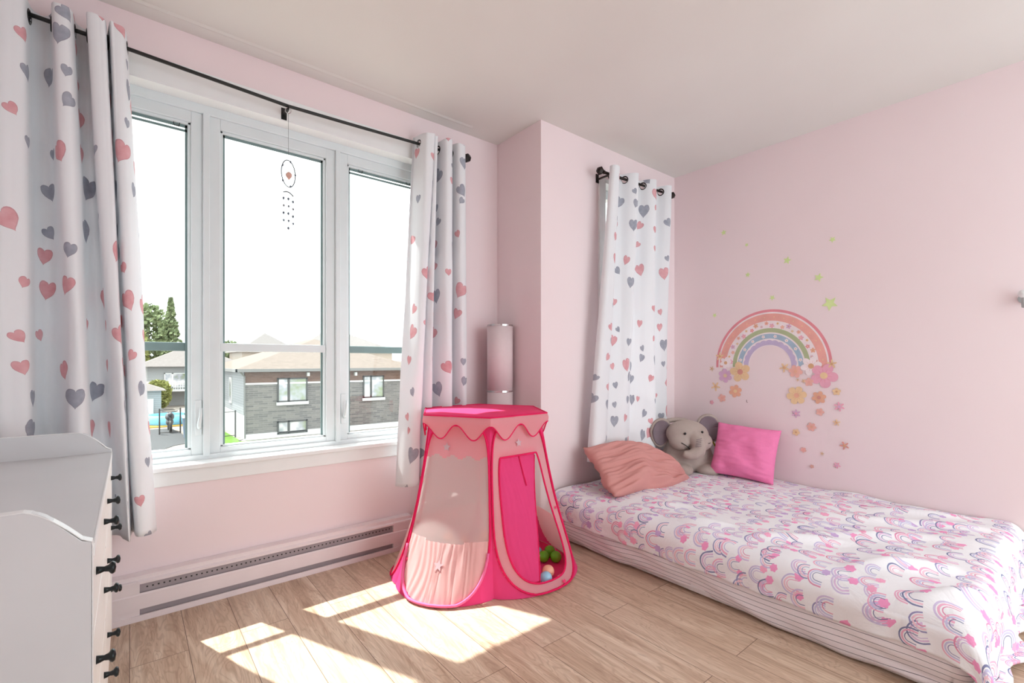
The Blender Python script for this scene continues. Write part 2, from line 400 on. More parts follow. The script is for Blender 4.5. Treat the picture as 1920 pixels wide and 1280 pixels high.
for i, (a, b) in enumerate(UN):
    side = i != 1
    z0, z1 = OZ0+.028, OZ1-.044
    fw = 0.048
    m = MB(); m.box(a, a+fw, YG-.018, YG+.03, z0, z1).box(b-fw, b, YG-.018, YG+.03, z0, z1).box(a+fw, b-fw, YG-.018, YG+.03, z0, z0+fw*.55).box(a+fw, b-fw, YG-.018, YG+.03, z1-fw, z1)
    # stepped glazing bead
    q = 0.012
    m.box(a+fw-.002, a+fw+q, YG-.008, YG+.02, z0, z1).box(b-fw-q, b-fw+.002, YG-.008, YG+.02, z0, z1).box(a+fw, b-fw, YG-.008, YG+.02, z1-fw-q, z1-fw).box(a+fw, b-fw, YG-.008, YG+.02, z0+fw*.55, z0+fw*.55+.008)
    sash = m.build('sash', M['vinyl'], win, bevel=0.002)
    bar = MB().box(a+fw, b-fw, YG+(.010 if side else -.012), YG+.028, 1.078, 1.116)
    bar.build('check_rail', M['screenbar'] if side else M['vinyl'], win, bevel=0.003)
    MB().box(a+fw, b-fw, YG+.009, YG+.0125, z0+.02, z1-.03).build('pane', M['glass'], win)
    # dark spacer round the glass
    s = MB(); e = fw+q
    if side: s.box(a+e, b-e, YG+.004, YG+.009, z1-e-.030, z1-e-.020)
    s.box(a+e-.001, a+e+.009, YG+.004, YG+.009, z0+.03, z1-.05).box(b-e-.009, b-e+.001, YG+.004, YG+.009, z0+.03, z1-.05).box(a+e, b-e, YG+.004, YG+.009, z1-e-.012, z1-e)
    s.build('glass_seal', M['screenbar'], win)
    if side:
        for cx in ((a+.30, b-.06) if i == 2 else (b-.10,)):
            if i == 2: cx = {a+.30: 0.985, b-.06: 1.27}.get(cx, cx)
            MB().tube([(cx-.012, YG-.004, z1-fw-.008), (cx-.009, YG-.006, z1-fw-.027), (cx+.009, YG-.006, z1-fw-.027), (cx+.012, YG-.004, z1-fw-.008)], .0022, 6, closed=True).build('screen_clip', M['black'], win)
def lever(x):
    l = MB().box(x-.014, x+.014, YG-.024, YG-.016, .70, .86).build('lock_plate', M['vinyl'], win, bevel=0.004)
    MB().tube([(x+.004, YG-.03, .735), (x, YG-.046, .75), (x+.006, YG-.05, .79), (x+.008, YG-.046, .825)], [.009, .008, .006, .005], 8).build('lock_lever', M['vinyl'], l, smooth=True)
lever(.238); lever(.884)

# window 2, behind the curtain over the bed
w2 = struct(bpy.data.objects.new('window_2', None), 'white window mostly hidden behind the heart curtain'); COL.objects.link(w2); w2.location = (2.77, YB, WZ0)
m = MB().box(WX0-.055, WX0+.008, YB-.012, YB+.10, WZ0, WZ1+.02).box(WX1-.008, WX1+.02, YB-.012, YB+.10, WZ0, WZ1+.02).box(WX0, WX1, YB-.012, YB+.10, WZ1-.008, WZ1+.02).box(WX0-.055, WX1+.02, YB-.03, YB+.10, WZ0-.01, WZ0+.015)
m.build('window_casing', M['trim'], w2, bevel=0.002)
m = MB(); a, b = WX0+.01, WX1-.01
m.box(a, a+.06, YB+.07, YB+.12, WZ0+.01, WZ1-.01).box(b-.06, b, YB+.07, YB+.12, WZ0+.01, WZ1-.01).box(a, b, YB+.07, YB+.12, WZ0+.01, WZ0+.07).box(a, b, YB+.07, YB+.12, WZ1-.07, WZ1-.01).box(a, b, YB+.08, YB+.12, 1.08, 1.12)
m.build('window_frame', M['vinyl'], w2, bevel=0.002)
MB().box(a+.06, b-.06, YB+.10, YB+.104, WZ0+.06, WZ1-.06).build('pane', M['glass'], w2)

# ------------------------------------------------------------------ baseboard heater
ht = thing('baseboard_heater', 'long low white electric baseboard heater under the big window', 'heater', (.56, 2.41, 0))
ya, yb = 2.385, YW-.001
m = MB().box(-.30, 1.22, ya+.012, yb, .160, .176)          # top
m.prism([(ya+.012, .160), (ya, .154), (ya, .146), (ya+.012, .150)], 0, -.30, 1.22).build('top_cover', M['heater'], ht)
MB().box(-.30, 1.22, ya-.002, ya+.004, .048, .104).prism([(ya+.004, .104), (ya-.002, .104), (ya+.002, .110), (ya+.006, .109)], 0, -.30, 1.22).build('front_panel', M['heater'], ht)
MB().box(-.30, 1.22, ya-.003, ya+.005, 0.0005, .024).box(-.30, 1.22, ya+.005, yb, .001, .006).build('bottom_lip', M['heater'], ht)
for a, b in ((-.30, .031), (1.108, 1.22)):
    MB().box(a, b, ya+.001, yb, .008, .158).build('end_box', M['heater'], ht, bevel=0.002)
MB().box(.031, 1.108, ya+.014, ya+.020, .008, .158).build('inner_baffle', M['slot'], ht)
m = MB()
for k in range(58): x = .055+k*.0185; m.box(x-.0028, x+.0028, ya+.0128, ya+.0142, .124, .129)
m.build('vent_holes', M['dark'], ht)

# ------------------------------------------------------------------ curtain rods
def finial(bm, x, y, z, d):
    bm.lathe([(.008, 0), (.013, d*.004), (.008, d*.010), (.009, d*.018), (.019, d*.026), (.027, d*.042), (.019, d*.060), (.005, d*.064)], 6, 'x', (x, y, z))
YR = 2.36
rod = thing('curtain_rod', 'long thin black curtain rod above the big three-part window', 'curtain rod', (.6, YR, 2.25))
MB().tube([(-.58, YR, 2.262), (-.03, YR, 2.245), (.572, YR, 2.219), (.90, YR, 2.228), (1.253, YR, 2.240), (1.53, YR, 2.248)], .0075, 10).build('rod', M['black'], rod, smooth=True)
b = MB(); finial(b, 1.525, YR, 2.248, 1); b.build('finial', M['black'], rod)
for x, z in ((.572, 2.219), (1.50, 2.247)):
    MB().box(x-.006, x+.006, YR, YW-.012, z-.016, z-.009).box(x-.012, x+.012, YW-.016, YW-.001 if x > 1.4 else YW-.013, z-.035, z+.02).tube([(x, YR+.010, z-.014), (x, YR-.006, z-.016), (x, YR-.014, z-.004)], .004, 6).build('bracket', M['black'], rod)
YR2 = 1.94
rod2 = thing('curtain_rod', 'short dark bronze curtain rod over the head of the bed', 'curtain rod', (2.68, YR2, 2.24))
MB().tube([(2.31, YR2, 2.222), (3.05, YR2, 2.245)], .0085, 10).build('rod', M['bronze'], rod2, smooth=True)
b = MB(); finial(b, 2.325, YR2, 2.2225, -1); b.build('finial', M['bronze'], rod2)
b = MB(); finial(b, 3.035, YR2, 2.2445, 1); b.build('finial', M['bronze'], rod2)
for x, z in ((2.352, 2.223), (3.03, 2.2445)):
    MB().box(x-.006, x+.006, YR2, YB-.002, z-.018, z-.010).box(x-.012, x+.012, YB-.006, YB-.001, z-.035, z+.02).tube([(x, YR2+.010, z-.014), (x, YR2-.008, z-.018), (x, YR2-.013, z-.036)], .0045, 6).build('bracket', M['bronze'], rod2)

# ------------------------------------------------------------------ curtains
def spline(pts, n):
    """Catmull-Rom through 2D points, n samples, returned with arc length"""
    P = [pts[0]]+list(pts)+[pts[-1]]; out = []
    k = len(pts)-1
    for i in range(n+1):
        u = i/n*k; j = min(int(u), k-1); f = u-j; a, b, c, d = P[j:j+4]
        out.append(tuple(0.5*((2*b[q])+(-a[q]+c[q])*f+(2*a[q]-5*b[q]+4*c[q]-d[q])*f*f+(-a[q]+3*b[q]-3*c[q]+d[q])*f**3) for q in (0, 1)))
    return out
def curtain(label, top, bot, ztop, zbot, rod_y, rod_z, grom, uoff=0.0, mid=None, hang=1.0, seed=0, group=None, mat=None):
    root = thing('curtain', label, 'curtain', ((top[0][0]+top[-1][0])/2, rod_y, zbot(0.5)), group)
    n = 400; nz = 124
    ts = spline(top, n); bs = spline(bot, n)
    gp = []
    for i in range(n):
        a, b = ts[i], ts[i+1]
        if (a[1]-rod_y)*(b[1]-rod_y) < 0:
            x = a[0]+(b[0]-a[0])*(rod_y-a[1])/(b[1]-a[1]); gp.append((x, (b[1]-a[1], a[0]-b[0], 0), i))
    arc = [0.0]
    for i in range(n): arc.append(arc[-1]+math.dist(ts[i], ts[i+1]))
    vmap = lambda v: v*nz/40*.042 if v*nz <= 40 else .042+(v*nz-40)/(nz-40)*.958
    def fn(u, v):
        i = round(u*n); a, b = ts[i], bs[i]; v = vmap(v); v2 = v**hang
        x = lerp(a[0], b[0], v2); y = lerp(a[1], b[1], sm(0, 1, v)*.6+v*.4)
        zt = ztop(u); zb = zbot(u); z = lerp(zt, zb, v)
        q = noise.noise(Vector((u*9+seed, z*1.6, seed)))*.012*sm(0.05, .7, v); q2 = noise.noise(Vector((u*16, z*4+seed, 3)))*.005*sm(.1, .5, v)
        return (x+q, y+q+q2, z)
    def uvf(u, v): return (arc[round(u*n)]*1.05+uoff, lerp(ztop(u), zbot(u), vmap(v)))
    def keep(u, v):
        z = lerp(ztop(u), zbot(u), vmap(v)); k = int(u*n)
        for gx, nr, gi in gp:
            if (arc[k]-arc[gi])**2+(z-rod_z(gx)+.006)**2 < .0195**2: return False
        return True
    MB().grid(n, nz, fn, uvf, keep).build('panel', mat or M['hearts'], root, smooth=True, solid=0.0022)
    for gx, nrm, gi in gp:
        z = rod_z(gx)-.006
        MB().torus((gx, rod_y, z), .0225, .0042, nrm).build('grommet', M['black'] if rod_y > 2 else M['bronze'], root, smooth=True)
    return root
def folds(xs, yf, ybk, first=True, lean=0.0):
    """zig-zag of rounded pleats: xs are the fold centres, alternating near / far"""
    pts = []
    for i, x in enumerate(xs):
        front = (i % 2 == 0) == first
        y = yf if front else ybk; s = 1 if front else 1
        pts += [(x-lean, y), (x+lean, y)] if lean else [(x, y)]
    return pts
# left curtain of the big window
top = [(-.50, 2.33), (-.46, 2.41), (-.42, 2.40), (-.385, 2.31), (-.345, 2.30), (-.315, 2.30), (-.283, 2.315), (-.272, 2.385), (-.245, 2.41), (-.222, 2.39), (-.213, 2.315), (-.20, 2.292), (-.172, 2.292), (-.160, 2.33), (-.156, 2.395), (-.135, 2.41), (-.120, 2.385), (-.122, 2.31), (-.115, 2.29), (-.090, 2.285), (-.070, 2.30), (-.070, 2.39), (-.066, 2.395), (-.056, 2.30), (-.044, 2.292), (-.022, 2.30), (-.012, 2.34), (-.008, 2.40)]
bot = [(-.50, 2.31), (-.46, 2.41), (-.42, 2.41), (-.37, 2.27), (-.33, 2.235), (-.30, 2.245), (-.262, 2.27), (-.255, 2.36), (-.235, 2.41), (-.20, 2.40), (-.165, 2.33), (-.145, 2.27), (-.12, 2.255), (-.100, 2.29), (-.092, 2.36), (-.07, 2.41), (-.045, 2.40), (-.030, 2.36), (-.022, 2.30), (-.010, 2.27), (-.000, 2.265), (.004, 2.285), (.006, 2.36), (.010, 2.365), (.014, 2.29), (.028, 2.275), (.060, 2.30), (.082, 2.345)]
curtain('white heart-print curtain at the left end of the big window, behind the dresser', top, bot, lambda u: 2.292+.004*math.sin(u*40), lambda u: .352+.012*u+.004*math.sin(u*30),
        YR, lambda x: 2.250, [(-.435, (1, .35, 0)), (-.278, (1, .3, 0)), (-.160, (1, -.25, 0)), (-.118, (1, .2, 0)), (-.016, (1, .3, 0))], seed=3)
# right curtain of the big window
top = [(1.235, 2.40), (1.243, 2.405), (1.252, 2.33), (1.262, 2.292), (1.290, 2.285), (1.312, 2.295), (1.318, 2.33), (1.316, 2.30), (1.330, 2.296), (1.340, 2.33), (1.346, 2.40), (1.362, 2.405), (1.372, 2.33), (1.385, 2.29), (1.412, 2.288), (1.430, 2.31), (1.436, 2.395), (1.450, 2.405), (1.458, 2.33), (1.470, 2.292), (1.50, 2.29), (1.52, 2.31), (1.528, 2.36)]
bot = [(1.105, 2.36), (1.122, 2.315), (1.15, 2.29), (1.18, 2.275), (1.205, 2.285), (1.215, 2.34), (1.222, 2.37), (1.235, 2.31), (1.26, 2.28), (1.285, 2.30), (1.295, 2.36), (1.31, 2.395), (1.335, 2.31), (1.37, 2.27), (1.41, 2.275), (1.435, 2.33), (1.445, 2.395), (1.458, 2.40), (1.470, 2.33), (1.495, 2.29), (1.53, 2.30), (1.55, 2.34), (1.56, 2.38)]
curtain('white heart-print curtain at the right end of the big window, behind the play tent', top, bot, lambda u: 2.285+.004*math.sin(u*33), lambda u: .362+.008*math.sin(u*7),
        YR, lambda x: 2.243, [(1.249, (1, -.3, 0)), (1.344, (1, .3, 0)), (1.369, (1, -.3, 0)), (1.436, (1, .3, 0)), (1.456, (1, -.3, 0))], uoff=3.1, seed=8)
# curtain over the bed
top = [(2.335, 1.905), (2.336, 1.885), (2.350, 1.872), (2.375, 1.872), (2.405, 1.885), (2.425, 1.92), (2.440, 1.96), (2.475, 1.975), (2.515, 1.955), (2.545, 1.905), (2.575, 1.880), (2.600, 1.885), (2.622, 1.93), (2.640, 1.965), (2.675, 1.978), (2.715, 1.955), (2.745, 1.905), (2.780, 1.880), (2.808, 1.89), (2.835, 1.935), (2.855, 1.97), (2.89, 1.98), (2.925, 1.955), (2.95, 1.905), (2.98, 1.885), (3.005, 1.90), (3.02, 1.93), (3.022, 1.97)]
bot = [(2.165, 1.945), (2.172, 1.915), (2.20, 1.90), (2.25, 1.905), (2.30, 1.92), (2.34, 1.945), (2.37, 1.955), (2.41, 1.945), (2.45, 1.93), (2.48, 1.925), (2.51, 1.925), (2.54, 1.935), (2.57, 1.95), (2.60, 1.955), (2.63, 1.945), (2.66, 1.93), (2.70, 1.92), (2.74, 1.91), (2.78, 1.90), (2.81, 1.90), (2.835, 1.92), (2.85, 1.95), (2.88, 1.985), (2.93, 1.992), (2.98, 1.985), (3.02, 1.975), (3.05, 1.97), (3.07, 1.975)]
curtain('white heart-print curtain hanging over the head of the bed', top, bot, lambda u: 2.254+.028*u, lambda u: .42-.04*u+.006*math.sin(u*14),
        YR2, lambda x: 2.222+(x-2.31)/.74*.023, [(2.322, (.95, -.3, 0)), (2.480, (.55, -.84, 0)), (2.688, (.55, -.84, 0)), (2.900, (.55, -.84, 0))], uoff=6.4, seed=12)

# ------------------------------------------------------------------ crystal sun catcher
sc_ = thing('sun_catcher', 'small hanging crystal sun catcher with oval hoop in front of the middle pane', 'sun catcher', (.575, YR, 1.72))
MB().torus((.572, YR-.004, 2.196), .012, .0016, (0.2, 1, .3)).build('ring', M['chrome'], sc_)
MB().tube([(.574, YR, 2.186), (.574, YR, 1.965)], .0007, 5).build('string', colm('thread', (.05, .05, .05)), sc_)
oc = Vector((.574, YR, 1.905))
MB().tube([oc+Vector((.030*math.cos(a), 0, .062*math.sin(a)-.006*math.cos(a))) for a in [2*PI*i/30 for i in range(30)]], .0024, 6, closed=True).build('hoop', colm('dull_wire', srgb(90, 90, 96), .5, .3), sc_)
def gem(c, r, mat, nm='crystal', fl=1.0):
    MB().lathe([(.001, -r), (r*.62, -r*.25), (r*.7, r*.15), (r*.35, r*.6), (.001, r*.75)], 8, 'z', c).build(nm, mat, sc_)
tg = NT('crystal_glass', .02); tg.base(srgb(120, 126, 138)); tg.b.inputs['Transmission Weight'].default_value = .3; tg.b.inputs['IOR'].default_value = 1.4; M['crystal'] = tg.m
amb = colm('amber_stone', srgb(226, 178, 164), .3, .5)
gem((.576, YR, 1.898), .022, amb, 'stone')
for k in range(5):
    an = 2*PI*k/5; gem((.574+.03*math.cos(an), YR, 1.905+.06*math.sin(an)), .007, M['crystal'])
MB().tube([(.552+.044*i/8, YR, 1.815+.010*math.sin(PI*i/8)-.012*(i/8)) for i in range(9)], .0028, 6).build('arch_bar', M['dull_wire'], sc_)
for x, z0, n in ((.553, 1.80, 4), (.574, 1.80, 5), (.594, 1.79, 4)):
    MB().tube([(x, YR, z0+.012), (x, YR, z0-.035*n)], .0005, 4).build('strand', M['chrome'], sc_)
    for k in range(n): gem((x+.001*(k % 2), YR, z0-.012-.034*k), .0085-.001*(k % 2), M['crystal'] if k != 1 else colm('smoky_crystal', srgb(120, 120, 128), .1, .6))

# ------------------------------------------------------------------ dresser
DX, DY0, DY1 = -.047, 1.01, 2.05; DB = -.56
dr = thing('dresser', 'white changing-table dresser with black knobs in the left foreground', 'dresser', (-.3, 1.53, 0))
def sidep(y0, y1):
    pts = [(DB, .13), (DX, .13), (DX, .742)]
    x0, z0, x1, z1 = DX, .742, -.125, .803
    for i in range(9):
        f = i/8; pts.append((lerp(x0-.012, x1, f), lerp(z0+.006, z1, 1-(1-f)**1.7) if f > .5 else lerp(z0+.004, lerp(z0, z1, 1-(.5)**1.7), f*2)))
    pts += [(-.16, .803), (DB, .803)]
    return MB().prism(pts, 1, y0, y1)
for a, b in ((DY0, DY0+.018), (DY1-.018, DY1)):
    sidep(a, b).build('side_panel', M['dresser'], dr, bevel=0.0015)
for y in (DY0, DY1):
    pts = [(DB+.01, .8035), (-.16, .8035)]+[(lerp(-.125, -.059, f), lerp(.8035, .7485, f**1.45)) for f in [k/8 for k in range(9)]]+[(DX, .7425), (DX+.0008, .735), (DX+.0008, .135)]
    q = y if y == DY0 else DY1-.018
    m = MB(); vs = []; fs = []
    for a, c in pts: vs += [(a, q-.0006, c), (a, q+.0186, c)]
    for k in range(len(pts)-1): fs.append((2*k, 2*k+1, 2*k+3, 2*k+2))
    m.add(vs, fs).build('edge_highlight', M['trim'], dr, solid=.0012)  # panel edges in a brighter white that paints in their highlight
MB().box(DX+.0005, DX+.0025, DY0+.018, DY1-.018, .714, .734).build('edge_highlight', M['trim'], dr)  # same painted highlight along the front edge of the top
MB().box(DB, DX+.002, DY0+.018, DY1-.018, .715, .733).build('top', M['dresser'], dr, bevel=0.001)
MB().box(DB, DB+.012, DY0+.018, DY1-.018, .13, .80).build('back_panel', M['dresser'], dr)
MB().box(DB+.012, DX-.02, DY0+.018, DY1-.018, .13, .148).box(DX-.05, DX-.02, 1.52, 1.54, .148, .715).build('carcass', M['dresser'], dr)
for x in (DB+.05, DX-.07):
    for y in (DY0+.06, DY1-.06): MB().box(x-.02, x+.02, y-.02, y+.02, 0, .13).build('leg', M['dresser'], dr)
cols = [(1.034, 1.523), (1.537, 2.026)]
rows = [(.582, .708), (.405, .575), (.160, .398)]
kz = [.661, .503, .307]
ky = [(1.10, 1.427), (1.636, 1.966)]
ky = [(1.11, 1.437), (1.643, 1.962)]
for ci, (a, b) in enumerate(cols):
    for ri, (z0, z1) in enumerate(rows):
        d = MB().box(DX-.016, DX+.001, a, b, z0, z1).build('drawer', M['drawer'], dr, bevel=0.0015)
        for y in ky[ci]:
            MB().lathe([(.0072, .001), (.0062, .006), (.0045, .012), (.0062, .018), (.0105, .021), (.0112, .0235), (.009, .027), (.0, .0285)], 18, 'x', (DX, y, kz[ri])).build('knob', M['knob'], d, smooth=True)

# ------------------------------------------------------------------ cylinder floor lamp
lx, ly = 1.768, 2.297
lp = thing('floor_lamp', 'tall white cylinder floor lamp with silver rings standing in the corner', 'lamp', (lx, ly, 0))
MB().lathe([(.081, 0), (.081, .02), (.078, .022)], 40, 'z', (lx, ly, 0)).build('base', M['chrome'], lp, smooth=False)
MB().lathe([(.078, .02), (.078, .846)], 40, 'z', (lx, ly, 0), caps=False).build('lower_shade', M['shade'], lp, smooth=True, solid=.0015)
MB().lathe([(.078, .854), (.078, 1.248)], 40, 'z', (lx, ly, 0), caps=False).build('upper_shade', M['shade'], lp, smooth=True, solid=.0015)
for z in (.846, 1.246):
    MB().lathe([(.077, 0), (.0805, 0), (.0805, .010), (.077, .010), (.077, 0)], 40, 'z', (lx, ly, z), caps=False).build('ring', M['chrome'], lp, smooth=False)
MB().tube([(lx, ly, .02), (lx, ly, 1.15)], .006, 8).lathe([(.02, 1.05), (.028, 1.09), (.028, 1.13), (.015, 1.16)], 16, 'z', (lx, ly, 0)).build('pole', M['trim'], lp)

# ------------------------------------------------------------------ play tent
tent = thing('play_tent', 'pink hexagonal pop-up ball pit tent with scalloped canopy on the floor', 'play tent', (1.43, 2.0, 0))
TCX, TCY = 1.43, 2.0
V = [(1.225, 1.635), (.955, 2.03), (1.13, 2.255), (1.575, 2.265), (1.83, 2.0), (1.765, 1.66)]
T = [(TCX+.315*math.cos(math.radians(239.8-60*k)), TCY+.315*math.sin(math.radians(239.8-60*k))) for k in range(6)]
T = [(x, y if y < 2.1 else y-.035) for x, y in T]
ZT = .735
BUL = [.135, .05, .02, .02, .02, .125]
def P(i, s, t, off=0.0):
    a, b = Vector((*V[i], 0)), Vector((*V[(i+1) % 6], 0)); c, d = Vector((*T[i], ZT)), Vector((*T[(i+1) % 6], ZT))
    bow = .028*math.sin(PI*min(1, t))
    A = a.lerp(c, t); B = b.lerp(d, t); p = A.lerp(B, s)
    m = (a+b)/2-Vector((TCX, TCY, 0)); e = (b-a); nrm = Vector((e.y, -e.x, 0)).normalized()
    if nrm.dot(m) < 0: nrm = -nrm
    ctr = Vector((TCX, TCY, p.z)); rad = (p-ctr).normalized()
    p = p - rad*bow*.9
    p += nrm*(BUL[i]*(4*s*(1-s))**.8*(1-t)**1.6 + off)
    p.z = max(p.z, .004); return p
def sp(c, e): return math.copysign(abs(c)**e, c)
def hoop(cx, cz, rx, rz, ex, ez, n=72):
    return [(cx+rx*sp(math.cos(a), ex if math.sin(a) < 0 else .3), cz+rz*sp(math.sin(a), ez if math.sin(a) < 0 else .45)) for a in [2*PI*k/n for k in range(n)]]
def inh(s, t, cx, cz, rx, rz, ex, ez):
    if t > cz: ex = .3; ez = .45
    return abs((s-cx)/rx)**(2/ex)+abs((t-cz)/rz)**(2/ez) < 1
HO = (.5, .50, .490, .497, .60, .62)      # outer hoop of a side
IN = (.53, .455, .365, .395, .60, .62)       # door opening
NU, NV = 70, 90
def region(i, name, mat, test, off=0.0, label=None, rip=0.0):
    def fn(s, t):
        p = P(i, s, t, off)
        if rip:
            k = math.sin(s*95+noise.noise(Vector((s*9, t*3, i)))*9)*rip*(.4+.6*(1-t)); p = P(i, s, t, off+k)
        return p
    MB().grid(NU, NV, fn, keep=test).build(name, mat, tent, smooth=True, label=label)
ins = lambda s, t: inh(s, t, *HO)
# front-left side: pink top band, net window, gathered pocket
region(0, 'corner_gusset', M['hot'], lambda s, t: not ins(s, t))
region(0, 'top_band', M['lightpink'], lambda s, t: ins(s, t) and t > .80+.01*math.sin(s*25))
region(0, 'net_window', M['net'], lambda s, t: ins(s, t) and .30+.03*(s-.5)**2 < t <= .80+.01*math.sin(s*25))
region(0, 'gathered_pocket', M['pocket'], lambda s, t: ins(s, t) and t < .315+.03*(s-.5)**2, off=.003, rip=.0035)
# front-right side: the doorway
inn = lambda s, t: inh(s, t, *IN) and t < .80
region(5, 'corner_gusset', M['hot'], lambda s, t: not ins(s, t))
region(5, 'top_band', M['lightpink'], lambda s, t: ins(s, t) and t >= .80, label='pale pink band with a silver star above the doorway')
region(5, 'door_surround', M['lightpink'], lambda s, t: ins(s, t) and t < .80 and not inn(s, t))
dcol = lambda s, t: (inn(s, t) or (t < .83 and t >= .78 and .18 < s < .88)) and s > lerp(.66, .19, t/.8) and s < .9
# door flap lies just inside, hanging from the band and drawn to the left post (s runs right post -> front post)
region(5, 'door_flap', M['hot'], dcol, off=-.014, rip=.0015, label='hot pink door flap')
for i in (1, 2, 3, 4):
    region(i, 'corner_gusset', M['hot'], lambda s, t: not ins(s, t))
    region(i, 'top_band', M['lightpink'], lambda s, t: ins(s, t) and t > .80)
    region(i, 'net_window', M['net'], lambda s, t: ins(s, t) and .30 < t <= .80)
    region(i, 'gathered_pocket', M['pocket'], lambda s, t: ins(s, t) and t <= .30)
for i in range(6):
    pts = [P(i, max(.004, min(.996, s)), max(0, t), .004) for s, t in hoop(*HO)]
    for p in pts: p.z = max(p.z, .009)
    MB().tube(pts, .0065 if i in (0, 5) else .005, 8, closed=True, flat=.7).build('frame_hoop', M['crimson'] if i != 0 else M['crimson'], tent, smooth=True)
# lower rim of the left hoop wears pale pink binding
pts = [P(0, s, t, .010) for s, t in hoop(*HO, n=96) if t < .26]
pts.sort(key=lambda p: p.x)
lo = [P(0, .5+.490*sp(math.cos(a), .60), max(0, .50+.497*sp(math.sin(a), .62)), .011) for a in [PI*1.03+PI*.94*k/40 for k in range(41)]]
lo = [p for p in lo if p.z < .20]
for p in lo: p.z = max(p.z, .012)
MB().tube(lo, .010, 8, flat=.6).build('hem_binding', M['pale_pipe'], tent, smooth=True)
pts = [P(5, s, min(t, .80), .004) for s, t in hoop(*IN)]
MB().tube(pts, .0045, 8, closed=True).build('doorway_piping', M['crimson'], tent, smooth=True)
MB().tube([P(5, lerp(.50, .46, s/20), lerp(.79, .60, s/20), -.010) for s in range(21)], .003, 6).build('tie_cord', M['crimson'], tent)
# right edge piping of the flap
MB().tube([P(5, lerp(.63, .20, t), lerp(.06, .78, t), -.014) for t in [k/24 for k in range(25)]], .003, 6).build('flap_piping', M['crimson'], tent, smooth=True)
# inside ground sheet
def base_outline(r):
    out = []
    for i in range(6):
        for k in range(12):
            p = P(i, k/12, 0); out.append((TCX+(p.x-TCX)*r, TCY+(p.y-TCY)*r))
    return out
MB().prism(base_outline(.985), 2, .0015, .006).build('ground_sheet', M['hot'], tent)
# star and heart prints
def star2(n, R, r, rot=0): return [((R if k % 2 == 0 else r)*math.sin(rot+PI*k/n), (R if k % 2 == 0 else r)*math.cos(rot+PI*k/n)) for k in range(2*n)]
def printon(i, s0, t0, outline, mat, name):
    du = (Vector((*V[(i+1) % 6], 0))-Vector((*V[i], 0))).length
    vs = [P(i, s0+x/du/(1-.35*t0), t0+y/.78, .009) for x, y in outline]; c = P(i, s0, t0, .009)
    MB().add([c]+vs, [(0, 1+k, 1+(k+1) % len(vs)) for k in range(len(vs))]).build(name, mat, tent, solid=.0006)
printon(0, .66, .86, star2(5, .022, .010), M['stargrey'], 'star_print'); printon(0, .5, .20, star2(5, .026, .011), M['stargrey'], 'star_print')
printon(5, .52, .88, star2(5, .022, .010), M['stargrey'], 'star_print')
hr = [(.55*16*math.sin(a)**3*.0012, .0007*(13*math.cos(a)-5*math.cos(2*a)-2*math.cos(3*a)-math.cos(4*a))) for a in [2*PI*k/20 for k in range(20)]]
printon(0, .93, .18, hr, M['canopy'], 'heart_print'); printon(5, .085, .42, hr, M['canopy'], 'heart_print'); printon(5, .40, .03, hr, M['canopy'], 'heart_print')
# canopy
RC = .345; ZC = .778
C = [(TCX+RC*math.cos(math.radians(239.8-60*k)), TCY+RC*math.sin(math.radians(239.8-60*k))) for k in range(6)]
def Cp(i, s, r=1.0, z=ZC):
    a, b = C[i], C[(i+1) % 6]; return Vector((TCX+(lerp(a[0], b[0], s)-TCX)*r, TCY+(lerp(a[1], b[1], s)-TCY)*r, z))
m = MB(); vs = [(TCX, TCY, ZC+.018)]; fs = []
ring = [(i, k/10) for i in range(6) for k in range(10)]
for q, r in enumerate((.35, .7, 1.0)):
    for i, s in ring: p = Cp(i, s, r, ZC+.018*(1-r*r)+.004*noise.noise(Vector((i*2+s, r*3, 1)))*(r < 1)); vs.append(p)
n = len(ring)
fs += [(0, 1+k, 1+(k+1) % n) for k in range(n)]
for q in range(2): fs += [(1+q*n+k, 1+(q+1)*n+k, 1+(q+1)*n+(k+1) % n, 1+q*n+(k+1) % n) for k in range(n)]
MB().add(vs, fs).build('canopy_top', M['canopy'], tent, smooth=True, solid=.001)
MB().tube([Cp(i, s) for i, s in ring], .004, 8, closed=True).build('canopy_hoop', M['crimson'], tent, smooth=True)
def hemz(s): return .068+.034*-math.cos(s*2*PI*2)*1.0+.006
for i in range(6):
    def fn(s, v, i=i):
        d = hemz(s)*v; p = Cp(i, s, 1.0+.02*math.sin(v*PI)+.012*v*math.cos(s*4*PI), ZC-d); return p
    MB().grid(40, 8, fn).build('valance', M['lightpink'], tent, smooth=True)
    MB().tube([fn(k/40, 1.0) for k in range(41)], .0036, 6, flat=.8).build('valance_piping', M['crimson'], tent, smooth=True)
